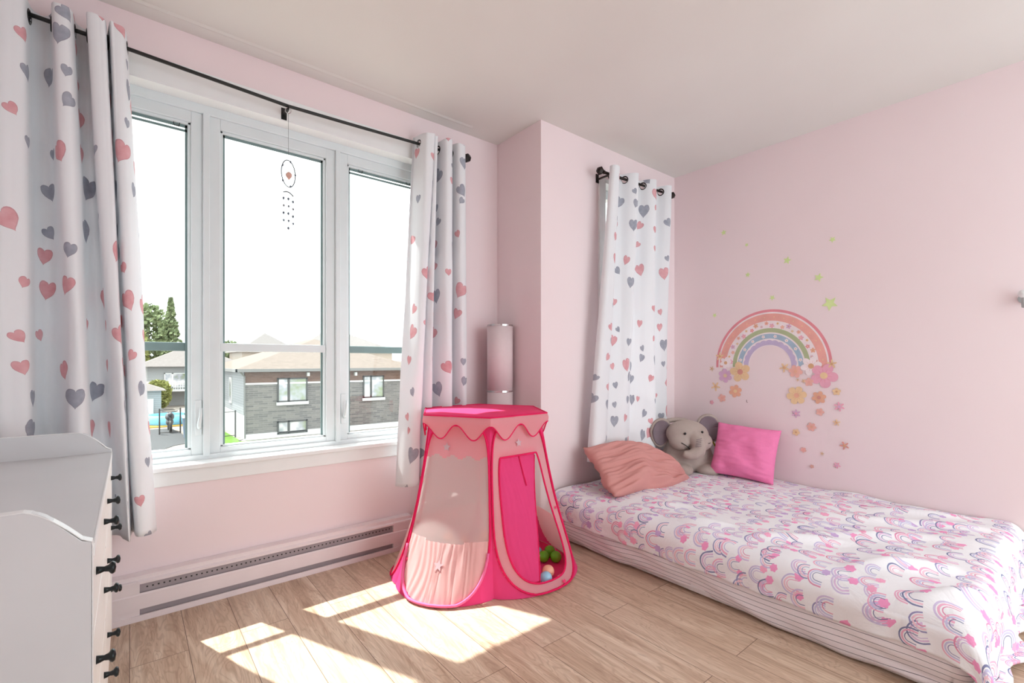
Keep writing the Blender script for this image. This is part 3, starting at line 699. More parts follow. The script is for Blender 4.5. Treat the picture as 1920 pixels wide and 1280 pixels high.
# silver reflective strip on the left post
# balls
BR = .029
balls = [(1.715, 1.80, 0, 'green', 'bright green plastic ball at the tent doorway, at the back of the green trio'),
 (1.643, 1.77, 0, 'green', 'bright green plastic ball at the tent doorway, leftmost of the green trio'),
 (1.690, 1.728, 0, 'green', 'bright green plastic ball at the tent doorway, rightmost of the green trio'),
 (1.655, 1.836, 0, 'sky', 'pale blue plastic ball just behind the green balls in the tent doorway'),
 (1.545, 1.632, 0, 'peach', 'peach plastic ball nearest the tent door sill'),
 (1.489, 1.588, 0, 'sky', 'pale blue plastic ball touching the peach ball at the tent door sill'),
 (1.30, 2.165, 0, 'green', 'green plastic ball seen through the tent netting'),
 (1.425, 2.0, 0, 'sky', 'pale blue ball behind the netting near the front post'),
 (1.487, 1.968, 0, 'yellow', 'yellow ball behind the netting beside the front post'),
 (1.267, 2.09, 0, 'yellow', 'yellow ball just below the green ball behind the netting'),
 (1.17, 2.15, 0, 'orange', 'orange ball at the left end of the tent behind netting'),
 (1.235, 2.205, 0, 'orange', 'orange ball left of the green ball behind the netting'),
 (1.368, 2.205, 0, 'orange', 'orange ball right behind the green ball in the tent'),
 (1.334, 2.19, .050, 'orange', 'orange ball stacked on top beside the green ball in the tent'),
 (1.442, 2.125, 0, 'red', 'pinkish red ball in the middle of the tent netting'),
 (1.505, 2.14, 0, 'red', 'red ball at the back of the tent behind netting'),
 (1.51, 2.06, 0, 'yellow', 'yellow ball right of the red balls behind netting'),
 (1.376, 2.10, 0, 'red', 'red ball in front of the orange ones behind the netting'),
 (1.44, 2.20, 0, 'orange', 'orange ball at the back, right of the stacked one'),
 (1.64, 2.15, 0, 'orange', 'orange ball seen between front post and door flap'),
 (1.12, 2.06, 0, 'sky', 'pale blue ball low at the left side of the tent'),
 (1.57, 2.19, 0, 'orange', 'orange ball at the back right of the netting'),
 (1.33, 2.03, 0, 'yellow', 'yellow ball low in the middle of the netting'),
 (1.60, 2.09, 0, 'yellow', 'yellow ball beside the front post, behind the door surround')]
bc = dict(green=srgb(98, 190, 30), sky=srgb(160, 208, 236), peach=srgb(250, 190, 160), yellow=srgb(250, 206, 80), orange=srgb(250, 150, 70), red=srgb(236, 96, 80))
proto = MB().ball((0, 0, 0), BR, seg=24, rings=16).build('plastic_ball', colm('ball_green', bc['green'], .25, .5), smooth=True)
for k, (x, y, z, c, lab) in enumerate(balls):
    if k == 0: o = proto
    else:
        o = proto.copy(); o.data = proto.data.copy(); COL.objects.link(o); o.data.materials[0] = colm('ball_'+c, bc[c], .25, .5)
    o.location = (x, y, .006+BR+z); tag(o, lab, 'ball', 'balls in the play tent')

# ------------------------------------------------------------------ bed
BX0, BX1, BY0, BY1 = 1.925, XR-.006, .225, YB-.03
bed = thing('mattress', 'low mattress on the floor in a white pinstriped sheet', 'mattress', (2.6, 1.1, 0))
MB().box(BX0+.012, BX1, BY0+.012, BY1, .002, .235).build('mattress_core', colm('mattress_white', srgb(240, 238, 240), .8), bed, bevel=.03)
def sheet(u, v):
    # u along left side then foot, v up
    L1 = BY1-BY0; L2 = BX1-BX0; d = u*(L1+L2)
    z = lerp(.006+.022*(.5+.5*math.sin(d*9+1.5*math.sin(d*3.1)))*(1-v), .232, v)
    bulge = .016*math.sin(PI*v)-.012*(1-v)+.008*noise.noise(Vector((d*5, v*3, 0)))+.014*noise.noise(Vector((d*7+v*4, v*3, 2)))*(1-v)
    if d < L1-.04: x, y = BX0-bulge, BY1-d
    elif d < L1+.04:
        a = (d-L1+.04)/.08*PI/2; x = BX0+.05-(.05+bulge)*math.cos(a); y = BY0+.05-(.05+bulge)*math.sin(a)
    else: x, y = BX0+(d-L1), BY0-bulge
    return (x, y, z)
MB().grid(320, 20, sheet, lambda u, v: (u*3, lerp(-.02, .25, v)+.020*math.sin(u*22)*(1-v)*v*2)).build('fitted_sheet', M['stripes'], bed, smooth=True, solid=.002)
# duvet
DW = BX1-BX0; DL = BY1-BY0
def duvet(u, v):
    """u: 0 wall side .. 1 hem on the room side; v: 0 head .. 1 hem at the foot"""
    a = u*(DW+.118); b = v*(DL+.30)
    top = .262
    r = .075
    def edge(d):    # distance past the edge -> (outward, drop)
        if d <= 0: return 0.0, 0.0
        L = r*PI/2
        if d < L: an = d/r; return r*math.sin(an), r*(1-math.cos(an))
        return r, r+(d-L)
    ex, dx = edge(a-(DW-.055)); ey, dy = edge(b-(DL-.045))
    x = BX1-min(a, DW-.055)-ex; y = BY1-min(b, DL-.045)-ey
    z = top-dx-dy*1.0
    if z < .03:
        over = .03-z; z = .030; k = dy/(dx+dy+1e-6); y -= over*.55*k; x -= over*.35*(1-k)
    # crown and wrinkles
    q = Vector((x, y, 0))
    puff = .012*sm(0, .25, min(a, DW-a+.05, b+.1, DL-b+.1)) + .017*noise.noise(q*2.3)+.012*noise.noise(q*5.2+Vector((3, 1, 0)))
    ridge = 0
    for (ax, ay, bx, by, h, wd) in ((2.05, .95, 2.38, .62, .018, .03), (2.0, .60, 2.35, .30, .022, .035), (2.25, .85, 2.75, .35, .016, .04), (2.6, .9, 3.0, .25, .016, .04), (2.1, 1.5, 2.3, 1.25, .010, .03), (2.0, 1.25, 2.15, 1.0, .012, .03), (2.9, .75, 3.2, .3, .014, .04), (1.95, .38, 2.2, .14, .02, .03)):
        A = Vector((ax, ay)); B = Vector((bx, by)); pq = Vector((x, y)); e = B-A; t = max(0, min(1, (pq-A).dot(e)/e.length_squared)); dd = (pq-(A+e*t)).length
        ridge += h*math.exp(-(dd/wd)**2)*math.sin(PI*min(1, max(.05, t)))
    side = sm(0, .05, dx+dy)
    g = .010*math.sin(b*52+3*math.sin(b*7))*sm(.05, .16, dx)*(.5+.5*noise.noise(Vector((b*6, 0, 5)))) + .020*noise.noise(Vector((b*4.5, dx*4, 7)))*side
    g2 = (.016*math.sin(a*24)+.025*noise.noise(Vector((a*4, dy*3, 9))))*sm(.02, .15, dy)
    z += (puff+1.7*ridge)*(1-side)
    x -= g*sm(0, .04, dx)+(.004*side if dx else 0); y -= g2*sm(0, .04, dy)
    if dx > .05: z += .012*noise.noise(Vector((b*3.3, 0, 1)))
    x = min(x, BX1)
    return (x, y, max(z, .012))
dv = MB().grid(200, 260, duvet, lambda u, v: (-u*(DW+.118), -v*(DL+.30))).build('duvet', M['duvet'], smooth=True, solid=.010)
tag(dv, 'white duvet printed with pastel rainbows and clouds, spread over the mattress', 'duvet')

# salmon pillow
def pillow(name, w_, h_, th, mat, loc, R, label, cat, wr=.01, seed=0, n=60, pinch=.12, exp=2.6, taper=0):
    m = MB()
    for sgn in (1, -1):
        def fn(u, v):
            x = 2*u-1; y = 2*v-1
            px = x*(1-pinch*(1-abs(x)**2)*0-pinch*.5*(y*y)*(1-.0)*(1-abs(x))*0) ; py = y
            # pull the middles of the edges inward
            px = x*(1-pinch*(1-y*y)*abs(x)**3); py = y*(1-pinch*(1-x*x)*abs(y)**3)
            t = max(0, (1-abs(x)**exp))*max(0, (1-abs(y)**exp)); t = t**.5
            q = Vector((px*2.2+seed, py*2.2, sgn*3))
            d = wr*(noise.noise(q*1.2)*1.2+.7*noise.noise(Vector((q.x*1.2, q.y*4.5, seed))))*t**.4
            if taper:
                k = 1-taper*sm(.15, 1.0, x); py = py*k-(1-k)*.65; t *= (1-.35*sm(.2, 1, x)); px += .03*math.sin(py*3); py += .07*math.sin(x*2.6+.6)-.05*math.sin(x*5)
            return Vector((px*w_/2, py*h_/2, sgn*(th/2*t+d*(t > 0))))
        m.grid(n, n, fn)
    o = m.build(name, mat, smooth=True)
    bm = bmesh.new(); bm.from_mesh(o.data); bmesh.ops.remove_doubles(bm, verts=bm.verts, dist=.0008); bmesh.ops.recalc_face_normals(bm, faces=bm.faces); bm.to_mesh(o.data); bm.free()
    o.matrix_world = Matrix.Translation(loc) @ R.to_matrix().to_4x4() if isinstance(R, Euler) else Matrix.Translation(loc) @ R
    tag(o, label, cat); return o
Rm = Euler((math.radians(38), math.radians(6), math.radians(-6))).to_matrix().to_4x4()
pillow('pillow', .76, .37, .19, M['salmon'], (2.46, 1.765, .378), Rm, 'rumpled dusty rose pillow at the head of the bed below the curtain', 'pillow', wr=.034, seed=4, pinch=.03, exp=2.2, taper=.62)
# pink cushion: leans on the right wall, faces the camera side
def frame(nrm, up):
    n_ = Vector(nrm).normalized(); u_ = Vector(up); u_ = (u_-n_*u_.dot(n_)).normalized(); r_ = u_.cross(n_)
    return Matrix((r_, u_, n_)).transposed().to_4x4()
pillow('cushion', .38, .35, .15, M['pinkfur'], (3.085, 1.42, .448), frame((-.93, -.22, .42), (.08, -.05, 1)), 'square fluffy bright pink cushion leaning on the right wall', 'cushion', wr=.013, seed=9, pinch=.05, exp=2.6)

# elephant plush
el = thing('elephant_plush', 'grey plush elephant sitting in the corner of the bed', 'plush toy', (2.99, 1.79, .27))
EF = math.atan2(-.80, -.60)           # facing
def E(x, y, z): # local: x right as seen by viewer, y toward viewer, z up
    fx, fy = math.cos(EF), math.sin(EF); rx, ry = -fy, fx      # viewer's right when looking at the toy
    return Vector((2.965+x*rx+y*fx, 1.765+x*ry+y*fy, .275+z))
def erot(roll=0, tilt=0, yaw=0): return (Euler((0, 0, EF+PI/2)).to_matrix() @ Euler((tilt, roll, yaw)).to_matrix()).to_euler()
def fuse(m, name, mat, parent, vox=.007, it=6):
    o = m.build(name, mat, parent, smooth=True)
    r = o.modifiers.new('fuse', 'REMESH'); r.mode = 'VOXEL'; r.voxel_size = vox; r.use_smooth_shade = True
    s = o.modifiers.new('soft', 'SMOOTH'); s.factor = .6; s.iterations = it
    return o
m = MB()
m.ball(E(.02, -.02, .11), .17, .12, .135, rot=erot()).ball(E(-.15, .05, .065), .085, .07, .06, rot=erot(roll=-.2)).ball(E(.18, .03, .06), .085, .075, .06, rot=erot(roll=.2))
m.ball(E(-.07, .10, .035), .08, .07, .042, rot=erot()).ball(E(.12, .09, .035), .08, .07, .042, rot=erot()).ball(E(0, -.03, .20), .12, .09, .07, rot=erot())
fuse(m, 'body', M['greyfur'], el)
m = MB(); m.ball(E(.0, .03, .262), .145, .095, .098, rot=erot(roll=.06)).ball(E(.065, .075, .220), .085, .07, .065, rot=erot()).ball(E(-.07, .075, .220), .07, .06, .055, rot=erot())
m.tube([E(.018, .075, .275), E(.030, .115, .240), E(.040, .130, .200), E(.030, .135, .168), E(.0, .140, .148), E(-.04, .140, .142), E(-.072, .135, .152)], [.045, .050, .050, .046, .040, .031, .022], 16)
hd = fuse(m, 'head', M['greyfur'], el)
for sx in (-1, 1):
    # ears: cupped discs
    cx, cz = (.172, .270) if sx < 0 else (.160, .298)
    ang = -.15 if sx < 0 else .25
    def ear(sc, th, off):
        def fn(u, v):
            a = 2*PI*u; r = v
            ex = math.cos(a)*r*.078*sc; ez = math.sin(a)*r*.098*sc
            if ez < 0: ex *= 1-.25*abs(math.sin(a))*r
            rx_ = ex*math.cos(ang)-ez*math.sin(ang); rz_ = ex*math.sin(ang)+ez*math.cos(ang)
            y = -.01+off+.030*(r*r)*(.6+.4*sx*math.cos(a))-.012*math.cos(3*a)*r*r*.5
            return E(sx*cx+rx_*(1 if sx > 0 else 1), y, cz+rz_)
        return MB().grid(40, 10, fn)
    e = ear(1.0, 0, 0).build('ear', M['greyfur'], el, smooth=True, solid=.016)
    ear(.86, 0, .0095).build('ear_lining', M['earfur'], e, smooth=True, solid=.004)
    MB().ball(E(sx*.060+.008, (.121 if sx < 0 else .111), .280+(.008 if sx > 0 else 0)), .0085, seg=12, rings=8).build('eye', M['black'], el, smooth=True)
for k in range(5):
    z = .268-.011*k; wd = .018+.003*k
    MB().tube([E(.026+x*wd, .1665+.0028*k-abs(x)*.008, z-.018+.004*x) for x in (-1, -.5, 0, .5, 1)], .0018, 5).build('trunk_crease', M['earfur'], hd, smooth=True)
MB().tube([E(-.082, .135, .222), E(-.064, .138, .212), E(-.042, .137, .197), E(-.026, .140, .180)], .0026, 6).build('mouth', M['black'], el, smooth=True)
MB().tube([E(.122, .118, .224), E(.108, .136, .218), E(.096, .142, .218)], .0024, 6).build('mouth', M['black'], el, smooth=True)
MB().add([E(.175, .02, .215), E(.190, .02, .205), E(.205, .03, .175), E(.188, .03, .180)], [(0, 1, 2, 3)]).build('tag', colm('olive_tag', srgb(176, 168, 70), .7), el, solid=.002)
MB().tube([E(-.05+.08*math.sin(a)*1.0, -.02, .335+.020*math.cos(a)) for a in [-1.2+2.4*k/10 for k in range(11)]], .016, 8).build('hair_tuft', M['greyfur'], el, smooth=True)

# ------------------------------------------------------------------ wall decals on the right wall
def wy(px, py):      # a spot on the right wall, from the measured photo position
    F = 884.; u = (px-960)/F; v = (678-py)/F; fx, fy = math.cos(YAW), math.sin(YAW)
    t = XR/(fx+u*fy); return (fy-u*fx)*t, CAMH+v*t, t/F     # y, z, metres per photo pixel
XD = XR-.0002
def disc(m, y, z, r, x, n=20, th=.0006):
    return m.prism([(y-r*math.cos(2*PI*k/n), z+r*math.sin(2*PI*k/n)) for k in range(n)], 0, x-th, x)
def petals(m, y, z, R, n, x, wid=.8, rot=0, th=.0006, r0=.5):
    pts = []
    N = n*10
    for k in range(N):
        a = 2*PI*k/N; f = abs(math.cos(a*n/2)); rr = R*(r0+(1-r0)*f**wid); pts.append((y+rr*math.sin(a+rot), z+rr*math.cos(a+rot)))
    return m.prism(pts, 0, x-th, x)
def pale(c): return tuple(a*.72+b*.28 for a, b in zip(c, srgb(246, 226, 228)))
DC = dict(white=srgb(250, 238, 240), pink=srgb(238, 150, 180), lilac=srgb(214, 160, 204), yellow=srgb(240, 200, 130), tan=srgb(228, 196, 150), orange=srgb(236, 160, 110), salmon=srgb(240, 166, 146),
          red=srgb(230, 100, 120), green=srgb(150, 176, 104), blue=srgb(130, 178, 204), lav=srgb(186, 170, 214), rust=srgb(214, 116, 84), lime=srgb(206, 236, 130), coral=srgb(240, 150, 130), gold=srgb(214, 150, 60))
def dm(k): return colm('decal_'+k, pale(DC[k]), .6, .2)
RY, RZ, RR = 1.335, 1.003, .358
rb = thing('rainbow_decal', 'large pastel rainbow wall decal with flowers above the bed', 'wall decal', (XR, RY, RZ))
def arc(name, r0, r1, mat, x, th=.0006, a0=-.035, scal=0):
    n = 96; out = []; inn_ = []
    for k in range(n+1):
        a = -a0*0+lerp(a0, PI-a0, k/n); ro = r1+(scal*abs(math.sin(a*13)) if scal else 0)
        out.append((RY+RR*ro*math.cos(a), RZ+RR*ro*math.sin(a)*1.03)); inn_.append((RY+RR*r0*math.cos(a), RZ+RR*r0*math.sin(a)*1.03))
    vs = [(x, *p) for p in out]+[(x, *p) for p in inn_]+[(x-th, *p) for p in out]+[(x-th, *p) for p in inn_]; N = n+1; fs = []
    for k in range(n):
        fs += [(k, k+1, N+k+1, N+k), (2*N+k, 3*N+k, 3*N+k+1, 2*N+k+1), (k, 2*N+k, 2*N+k+1, k+1), (N+k, N+k+1, 3*N+k+1, 3*N+k)]
    return MB().add(vs, fs).build(name, mat, rb)
arc('backing', .36, .965, dm('white'), XD, .0004)
x1 = XD-.0005
arc('red_band', .955, 1.0, dm('red'), x1)
sb = arc('salmon_band', .80, .928, dm('coral'), x1)
arc('green_band', .595, .67, dm('green'), x1); bb = arc('blue_band', .485, .57, dm('blue'), x1); arc('lilac_band', .372, .445, dm('lav'), x1, scal=.018)
m = MB()
for k in range(16):
    a = .12+(PI-.24)*k/15; disc(m, RY+RR*.865*math.cos(a), RZ+RR*.865*math.sin(a)*1.03, .0035, x1-.0007, 8)
m.build('dots', dm('yellow'), sb)
for k in range(8):
    a = .2+(PI-.4)*k/7; y, z = RY+RR*.528*math.cos(a), RZ+RR*.528*math.sin(a)*1.03
    f = petals(MB(), y, z, .0115, 5, x1-.0007, rot=k).build('flower', dm('white'), bb)
    disc(MB(), y, z, .003, x1-.0014, 8).build('flower_centre', dm('gold'), f)
fc = ['pink', 'yellow', 'salmon', 'lilac', 'tan', 'salmon', 'pink', 'yellow', 'red', 'orange', 'lilac', 'coral']
for k in range(24):
    a = .10+(PI-.2)*k/23; rr = .735+(.022 if k % 2 else -.025); y, z = RY+RR*rr*math.cos(a), RZ+RR*rr*math.sin(a)*1.03
    f = petals(MB(), y, z, (.016, .009, .013)[k % 3], 5, x1, rot=k*.9).build('flower', dm(fc[k % 12]), rb)
    disc(MB(), y, z, .004, x1-.0007, 10).build('flower_centre', dm('gold' if k % 2 else 'yellow'), f)
# separate flower stickers
FL = [(1360,704,13,6,'lilac','tan','lilac flower sticker at the left foot of the rainbow',.6),
 (1388,697,19,5,'yellow','rust','big yellow flower sticker at the inner left foot of the rainbow',.8),
 (1379,733,12,6,'orange','yellow','orange flower sticker below the big yellow one',.6),
 (1342,724,9,5,'yellow','gold','narrow-petalled yellow flower sticker left of the orange one',2.5),
 (1354,746,7.5,5,'salmon','coral','salmon flower sticker low left under the rainbow',.8),
 (1335,754,4,5,'pink','salmon','tiny pink flower sticker lowest at far left',.8),
 (1335,691,5,5,'tan','gold','tiny tan flower sticker left of the red band foot',2.0),
 (1350,668,8,5,'yellow','gold','yellow flower sticker over the left foot of the red band',2.0),
 (1361,680,11,6,'white','gold','white flower sticker above the lilac flower',.8),
 (1471,689,9,5,'yellow','gold','narrow yellow flower sticker inside the right foot of the rainbow',2.4),
 (1492,696,12,6,'salmon','orange','salmon orange flower sticker under the blue band',.6),
 (1521,686,18,6,'white','gold','large white flower sticker under the right of the rainbow',.9),
 (1545,704,23,5,'pink','yellow','biggest pink flower sticker at the right foot of the rainbow',.7),
 (1560,682,8.5,5,'yellow','gold','yellow flower sticker at the right foot of the red band',2.2),
 (1517,716,8,5,'salmon','coral','salmon flower sticker left of the biggest pink flower',.7),
 (1507,714,4,5,'yellow','gold','tiny yellow flower sticker touching a salmon one',2.4),
 (1496,712,3.5,5,'tan','gold','tiny tan star flower sticker below the salmon orange flower',2.4),
 (1494,741,17,6,'yellow','orange','large round yellow flower sticker right below the rainbow',.45),
 (1536,745,12,6,'orange','rust','orange flower sticker with rust centre below the biggest pink flower',.8),
 (1569,734,7,5,'yellow','gold','small yellow flower sticker at the far right below the rainbow',.9),
 (1574,762,9,6,'pink','lilac','pink blossom sticker at the far right',1.4),
 (1538,772,7,5,'salmon','coral','salmon flower sticker right below the rust-centred one',.9),
 (1493,775,8,6,'lilac','pink','lilac blossom sticker under the large round yellow flower',1.4),
 (1522,800,8,6,'salmon','orange','salmon flower sticker halfway down the falling flowers',.8),
 (1569,792,6.5,5,'yellow','gold','yellow star-shaped flower sticker in the right column',2.4),
 (1493,810,6.5,5,'yellow','gold','yellow flower sticker above the pink cushion',.9),
 (1507,843,5,5,'salmon','coral','small salmon flower sticker right of the pink cushion top',.8),
 (1584,835,8,5,'rust','gold','rust red star flower sticker at the lower far right',2.6),
 (1542,850,3.5,5,'tan','gold','tiny tan flower sticker near the bottom of the falling flowers',1.5),
 (1523,874,3.5,5,'salmon','tan','tiny salmon flower sticker lowest of all',1.0),
 (1570,872,6,5,'pink','lilac','pink flower sticker lowest at the right',1.2)]
for fi, (px, py, r, n, c, cc, lab, wd) in enumerate(FL):
    y, z, k = wy(px, py); R = r*k*1.02
    o = thing('flower_sticker', lab, 'wall sticker', (XR, y, z), 'flower stickers round the rainbow')
    big = r > 11; xo = x1-.0008-.00012*fi
    petals(MB(), y, z, R, n, xo, wd, rot=px*.7, r0=(.62 if wd < 1.2 else .22), th=.0008+0).build('petals', dm(c), o)
    disc(MB(), y, z, R*.27, xo-.0009, 14).build('flower_centre', dm(cc), o)
    if big:
        m = MB()
        for q in range(n*2):
            a = px*.7+2*PI*q/(n*2); m.prism([(y+R*.33*math.sin(a-.05), z+R*.33*math.cos(a-.05)), (y+R*.33*math.sin(a+.05), z+R*.33*math.cos(a+.05)), (y+R*.62*math.sin(a), z+R*.62*math.cos(a))], 0, xo-.0013, xo-.0009)
        m.build('petal_lines', dm({'white': 'salmon', 'lilac': 'pink', 'pink': 'red'}.get(c, 'gold')), o)
ST = [(1357,436,5.5,'faint green star sticker highest at the left'), (1400,459,3.8,'tiny faint green star sticker near the top left'), (1561,449,6,'green star sticker highest at the right'),
 (1476,488,7.5,'green star sticker above the middle of the rainbow'), (1402,515,5,'small green star sticker upper left of the rainbow'), (1535,520,8.5,'green star sticker upper right of the rainbow'),
 (1448,558,5.5,'pale green star sticker just above the rainbow'), (1556,569,14,'largest lime green star sticker right of the rainbow top'), (1340,591,4.5,'small yellow green star sticker left of the rainbow')]
for px, py, r, lab in ST:
    y, z, k = wy(px, py); R = r*k
    o = MB().prism([(y+a, z+b) for a, b in star2(5, R, R*.45, rot=.25+px)], 0, XD-.0015, XD).build('star_sticker', dm('lime')); tag(o, lab, 'wall sticker', 'glow stars on the right wall')
y, z, k = wy(1400, 751)
tag(MB().box(XD-.0006, XD, y-.002, y+.002, z-.010, z+.006).box(XD-.0006, XD, y-.008, y-.001, z-.012, z-.009).build('scuff_mark', colm('scuff', srgb(150, 120, 125), .8)), 'tiny grey scuff on the wall under the rainbow arch', 'scuff')
y, z, k = wy(1921, 560)
hk = thing('wall_hook', 'small white wall fixture cut by the right edge of the photo', 'wall fixture', (XR, y, z))
MB().lathe([(.0, -.055), (.014, -.05), (.020, -.04), (.017, -.028), (.010, -.02)], 20, 'x', (XR, y, z+.02)).build('knob', M['trim'], hk, smooth=True)
MB().tube([(XR-.03, y, z+.015), (XR-.045, y, z-.02), (XR-.03, y, z-.04)], .008, 8).lathe([(.022, -.008), (.022, 0)], 20, 'x', (XR, y, z)).build('arm', colm('grey_metal', srgb(170, 170, 170), .4, .5), hk)

# ------------------------------------------------------------------ outside
GZ = -2.6
def outm(name, c1, c2, scale=4, rough=.85):
    t = NT(name, rough, .15); t.base(t.ramp(t.noise(t.geo(), scale, 4), [(.3, c1), (.7, c2)])); return t.m
M['grass'] = outm('lawn_grass', srgb(66, 100, 30), srgb(92, 124, 46), 3)
M['pave'] = outm('pale_concrete', srgb(128, 120, 112), srgb(142, 134, 126), 1)
M['asphalt'] = outm('grey_asphalt', srgb(62, 63, 65), srgb(80, 80, 82), 20)
M['sand'] = outm('yellow_sand', srgb(140, 106, 40), srgb(156, 122, 56), 2)
def bricks(name, c1, c2, mort, w_=.25, h_=.075):
    t = NT(name, .85, .15); s = t.xyz(t.geo()); br = t.n('ShaderNodeTexBrick'); t.put(br.inputs['Vector'], t.comb(t.m_('ADD', s[0], s[1]), s[2]))
    br.inputs['Scale'].default_value = 1; br.inputs['Brick Width'].default_value = w_; br.inputs['Row Height'].default_value = h_; br.inputs['Mortar Size'].default_value = .008
    br.inputs['Color1'].default_value = (*c1, 1); br.inputs['Color2'].default_value = (*c2, 1); br.inputs['Mortar'].default_value = (*mort, 1)
    t.base(br.outputs['Color']); return t.m
M['greybrick'] = bricks('grey_brick', srgb(92, 88, 87), srgb(116, 110, 106), srgb(124, 120, 117), .4, .10)
M['brownbrick'] = bricks('brown_brick', srgb(92, 66, 56), srgb(106, 80, 68), srgb(110, 90, 80), .3, .08)
def siding(name, col, h_=.12):
    t = NT(name, .6, .2); s = t.xyz(t.geo()); f = t.m_('FRACT', t.m_('DIVIDE', s[2], h_))
    t.base(t.mix(t.m_('LESS_THAN', f, .12), col, tuple(c*.62 for c in col))); return t.m
M['whitesiding'] = siding('pale_siding', srgb(140, 140, 142)); M['greysiding'] = siding('grey_siding', srgb(150, 150, 150))
def shingle(name, c1, c2):
    t = NT(name, .9, .1); g = t.geo(); t.base(t.mix(t.noise(t.v_('MULTIPLY', g, (1, 1, 3)), 5, 3), c1, c2)); return t.m
M['shingle'] = shingle('brown_shingles', srgb(92, 82, 76), srgb(120, 108, 100)); M['shingle2'] = shingle('grey_shingles', srgb(100, 94, 92), srgb(124, 118, 116))
M['ext_white'] = colm('exterior_white', srgb(206, 206, 204)); M['ext_dark'] = colm('exterior_dark', srgb(62, 60, 58)); 
def winmat():
    t = NT('house_window_glass', .08, .6); g = t.geo(); t.base(t.ramp(t.noise(g, 1.6, 2), [(.35, srgb(120, 128, 96)), (.5, srgb(150, 150, 156)), (.62, srgb(196, 190, 188))])); return t.m
M['housewin'] = winmat()
gr = MB().box(-40, 90, 2.9, 160, GZ-.3, GZ).build('ground', M['pave']); struct(gr, 'pale paved ground outside the window')
tag(MB().prism([(2.9, 21.5), (6.5, 21.5), (6.5, 24.15), (3.95, 24.2), (3.75, 30), (2.9, 27)], 2, GZ, GZ+.03).build('lawn', M['grass']), 'patch of green lawn beside the brick house', 'lawn', kind='stuff')
tag(MB().prism([(-3, 23.6), (.9, 23.8), (1.5, 25.0), (2.35, 25.6), (1.75, 31.6), (-3, 32.2)], 2, GZ, GZ+.02).build('driveway', M['asphalt']), 'grey asphalt driveway seen through the left pane', 'driveway')
tag(MB().box(-1.5, 3.6, 32.4, 35.6, GZ, GZ+.04).build('sand_patch', M['sand']), 'yellow sand patch under the blue pool', 'sand', kind='stuff')
# brick house
hs = thing('brick_house', 'grey and brown brick bungalow with white siding across the yard', 'house', (8.4, 28, GZ))
hx0, hx1, hy0, hy1, he = 4.16, 12.6, 24.7, 34.5, .66
MB().box(hx0, hx1, hy0, hy1-.0, GZ+.25, -.03).build('brick_wall', M['greybrick'], hs, label='grey brick lower wall')
MB().box(hx0-.01, hx1+.01, hy0-.01, hy1+.01, .03, he).build('upper_wall', M['brownbrick'], hs, label='brown brick upper band')
MB().box(hx0-.03, hx1+.03, hy0-.05, hy1+.03, -.04, .04).build('stone_course', M['ext_white'], hs)
MB().box(hx0-.05, hx0-.02, hy0+.15, hy1, -1.45, he).build('side_siding', M['whitesiding'], hs, label='pale horizontal siding')
MB().box(hx0-.04, hx1+.02, hy0-.04, hy1+.02, GZ, GZ+.26).box(hx0-.04, hx0-.01, hy0, hy1, GZ+.26, -1.45).build('foundation', M['ext_white'], hs)
def hip(m, x0, x1, y0, y1, z0, z1, ov=.45, along='y'):
    x0 -= ov; x1 += ov; y0 -= ov; y1 += ov; wx, wyy = x1-x0, y1-y0
    if along == 'x': r = wyy/2; a, b = (x0+r*.95, (y0+y1)/2, z1), (x1-r*.95, (y0+y1)/2, z1)
    else: r = wx/2; a, b = ((x0+x1)/2, y0+r*.95, z1), ((x0+x1)/2, y1-r*.95, z1)
    vs = [(x0, y0, z0), (x1, y0, z0), (x1, y1, z0), (x0, y1, z0), a, b]
    fs = [(0, 3, 2, 1)] + ([(0, 1, 5, 4), (1, 2, 5), (2, 3, 4, 5), (3, 0, 4)] if along == 'x' else [(0, 1, 4), (1, 2, 5, 4), (2, 3, 5), (3, 0, 4, 5)])
    return m.add(vs, fs)
hip(MB(), hx0, hx1, hy0, hy1, he+.02, 2.35, along='y').build('roof', M['shingle'], hs)
MB().box(hx0-.47, hx1+.47, hy0-.47, hy0-.40, he-.10, he+.04).box(hx0-.47, hx0-.40, hy0-.47, hy1+.4, he-.10, he+.04).build('gutter', colm('gutter_grey', srgb(110, 108, 106)), hs)
MB().tube([(hx0-.3, hy0-.40, he-.06), (hx0-.05, hy0-.08, he-.32), (hx0-.03, hy0-.06, GZ+.1), (hx0-.3, hy0-.3, GZ+.05)], .035, 8).build('downspout', colm('gutter_grey', srgb(110, 108, 106)), hs)
def hwin(par, x0, x1, z0, z1, y, n=2, fr=None, sill=True):
    f = MB(); w_ = .07
    f.box(x0, x0+w_, y-.05, y+.02, z0, z1).box(x1-w_, x1, y-.05, y+.02, z0, z1).box(x0, x1, y-.05, y+.02, z1-w_, z1).box(x0, x1, y-.05, y+.02, z0, z0+w_)
    xm = lerp(x0, x1, .37); f.box(xm-.05, xm+.05, y-.05, y+.02, z0, z1)
    fo = f.build('window', fr or M['ext_dark'], par)
    MB().box(x0+w_, x1-w_, y-.02, y+.01, z0+w_, z1-w_).build('pane', M['housewin'], fo)
    if sill: MB().box(x0-.04, x1+.04, y-.1, y, z0-.14, z0).build('window_ledge', M['ext_white'], par)
hwin(hs, 5.5, 6.88, -.92, .25, hy0-.02); hwin(hs, 5.5, 6.88, -2.46, -1.83, hy0-.02, sill=False)
hwin(hs, 9.72, 10.9, -.92, .28, hy0-.02)
f = MB().box(hx0-.09, hx0-.03, 28.0, 28.7, -1.1, .22).build('window', M['ext_white'], hs); MB().box(hx0-.10, hx0-.08, 28.12, 28.58, -1.0, .12).build('pane', M['housewin'], f)
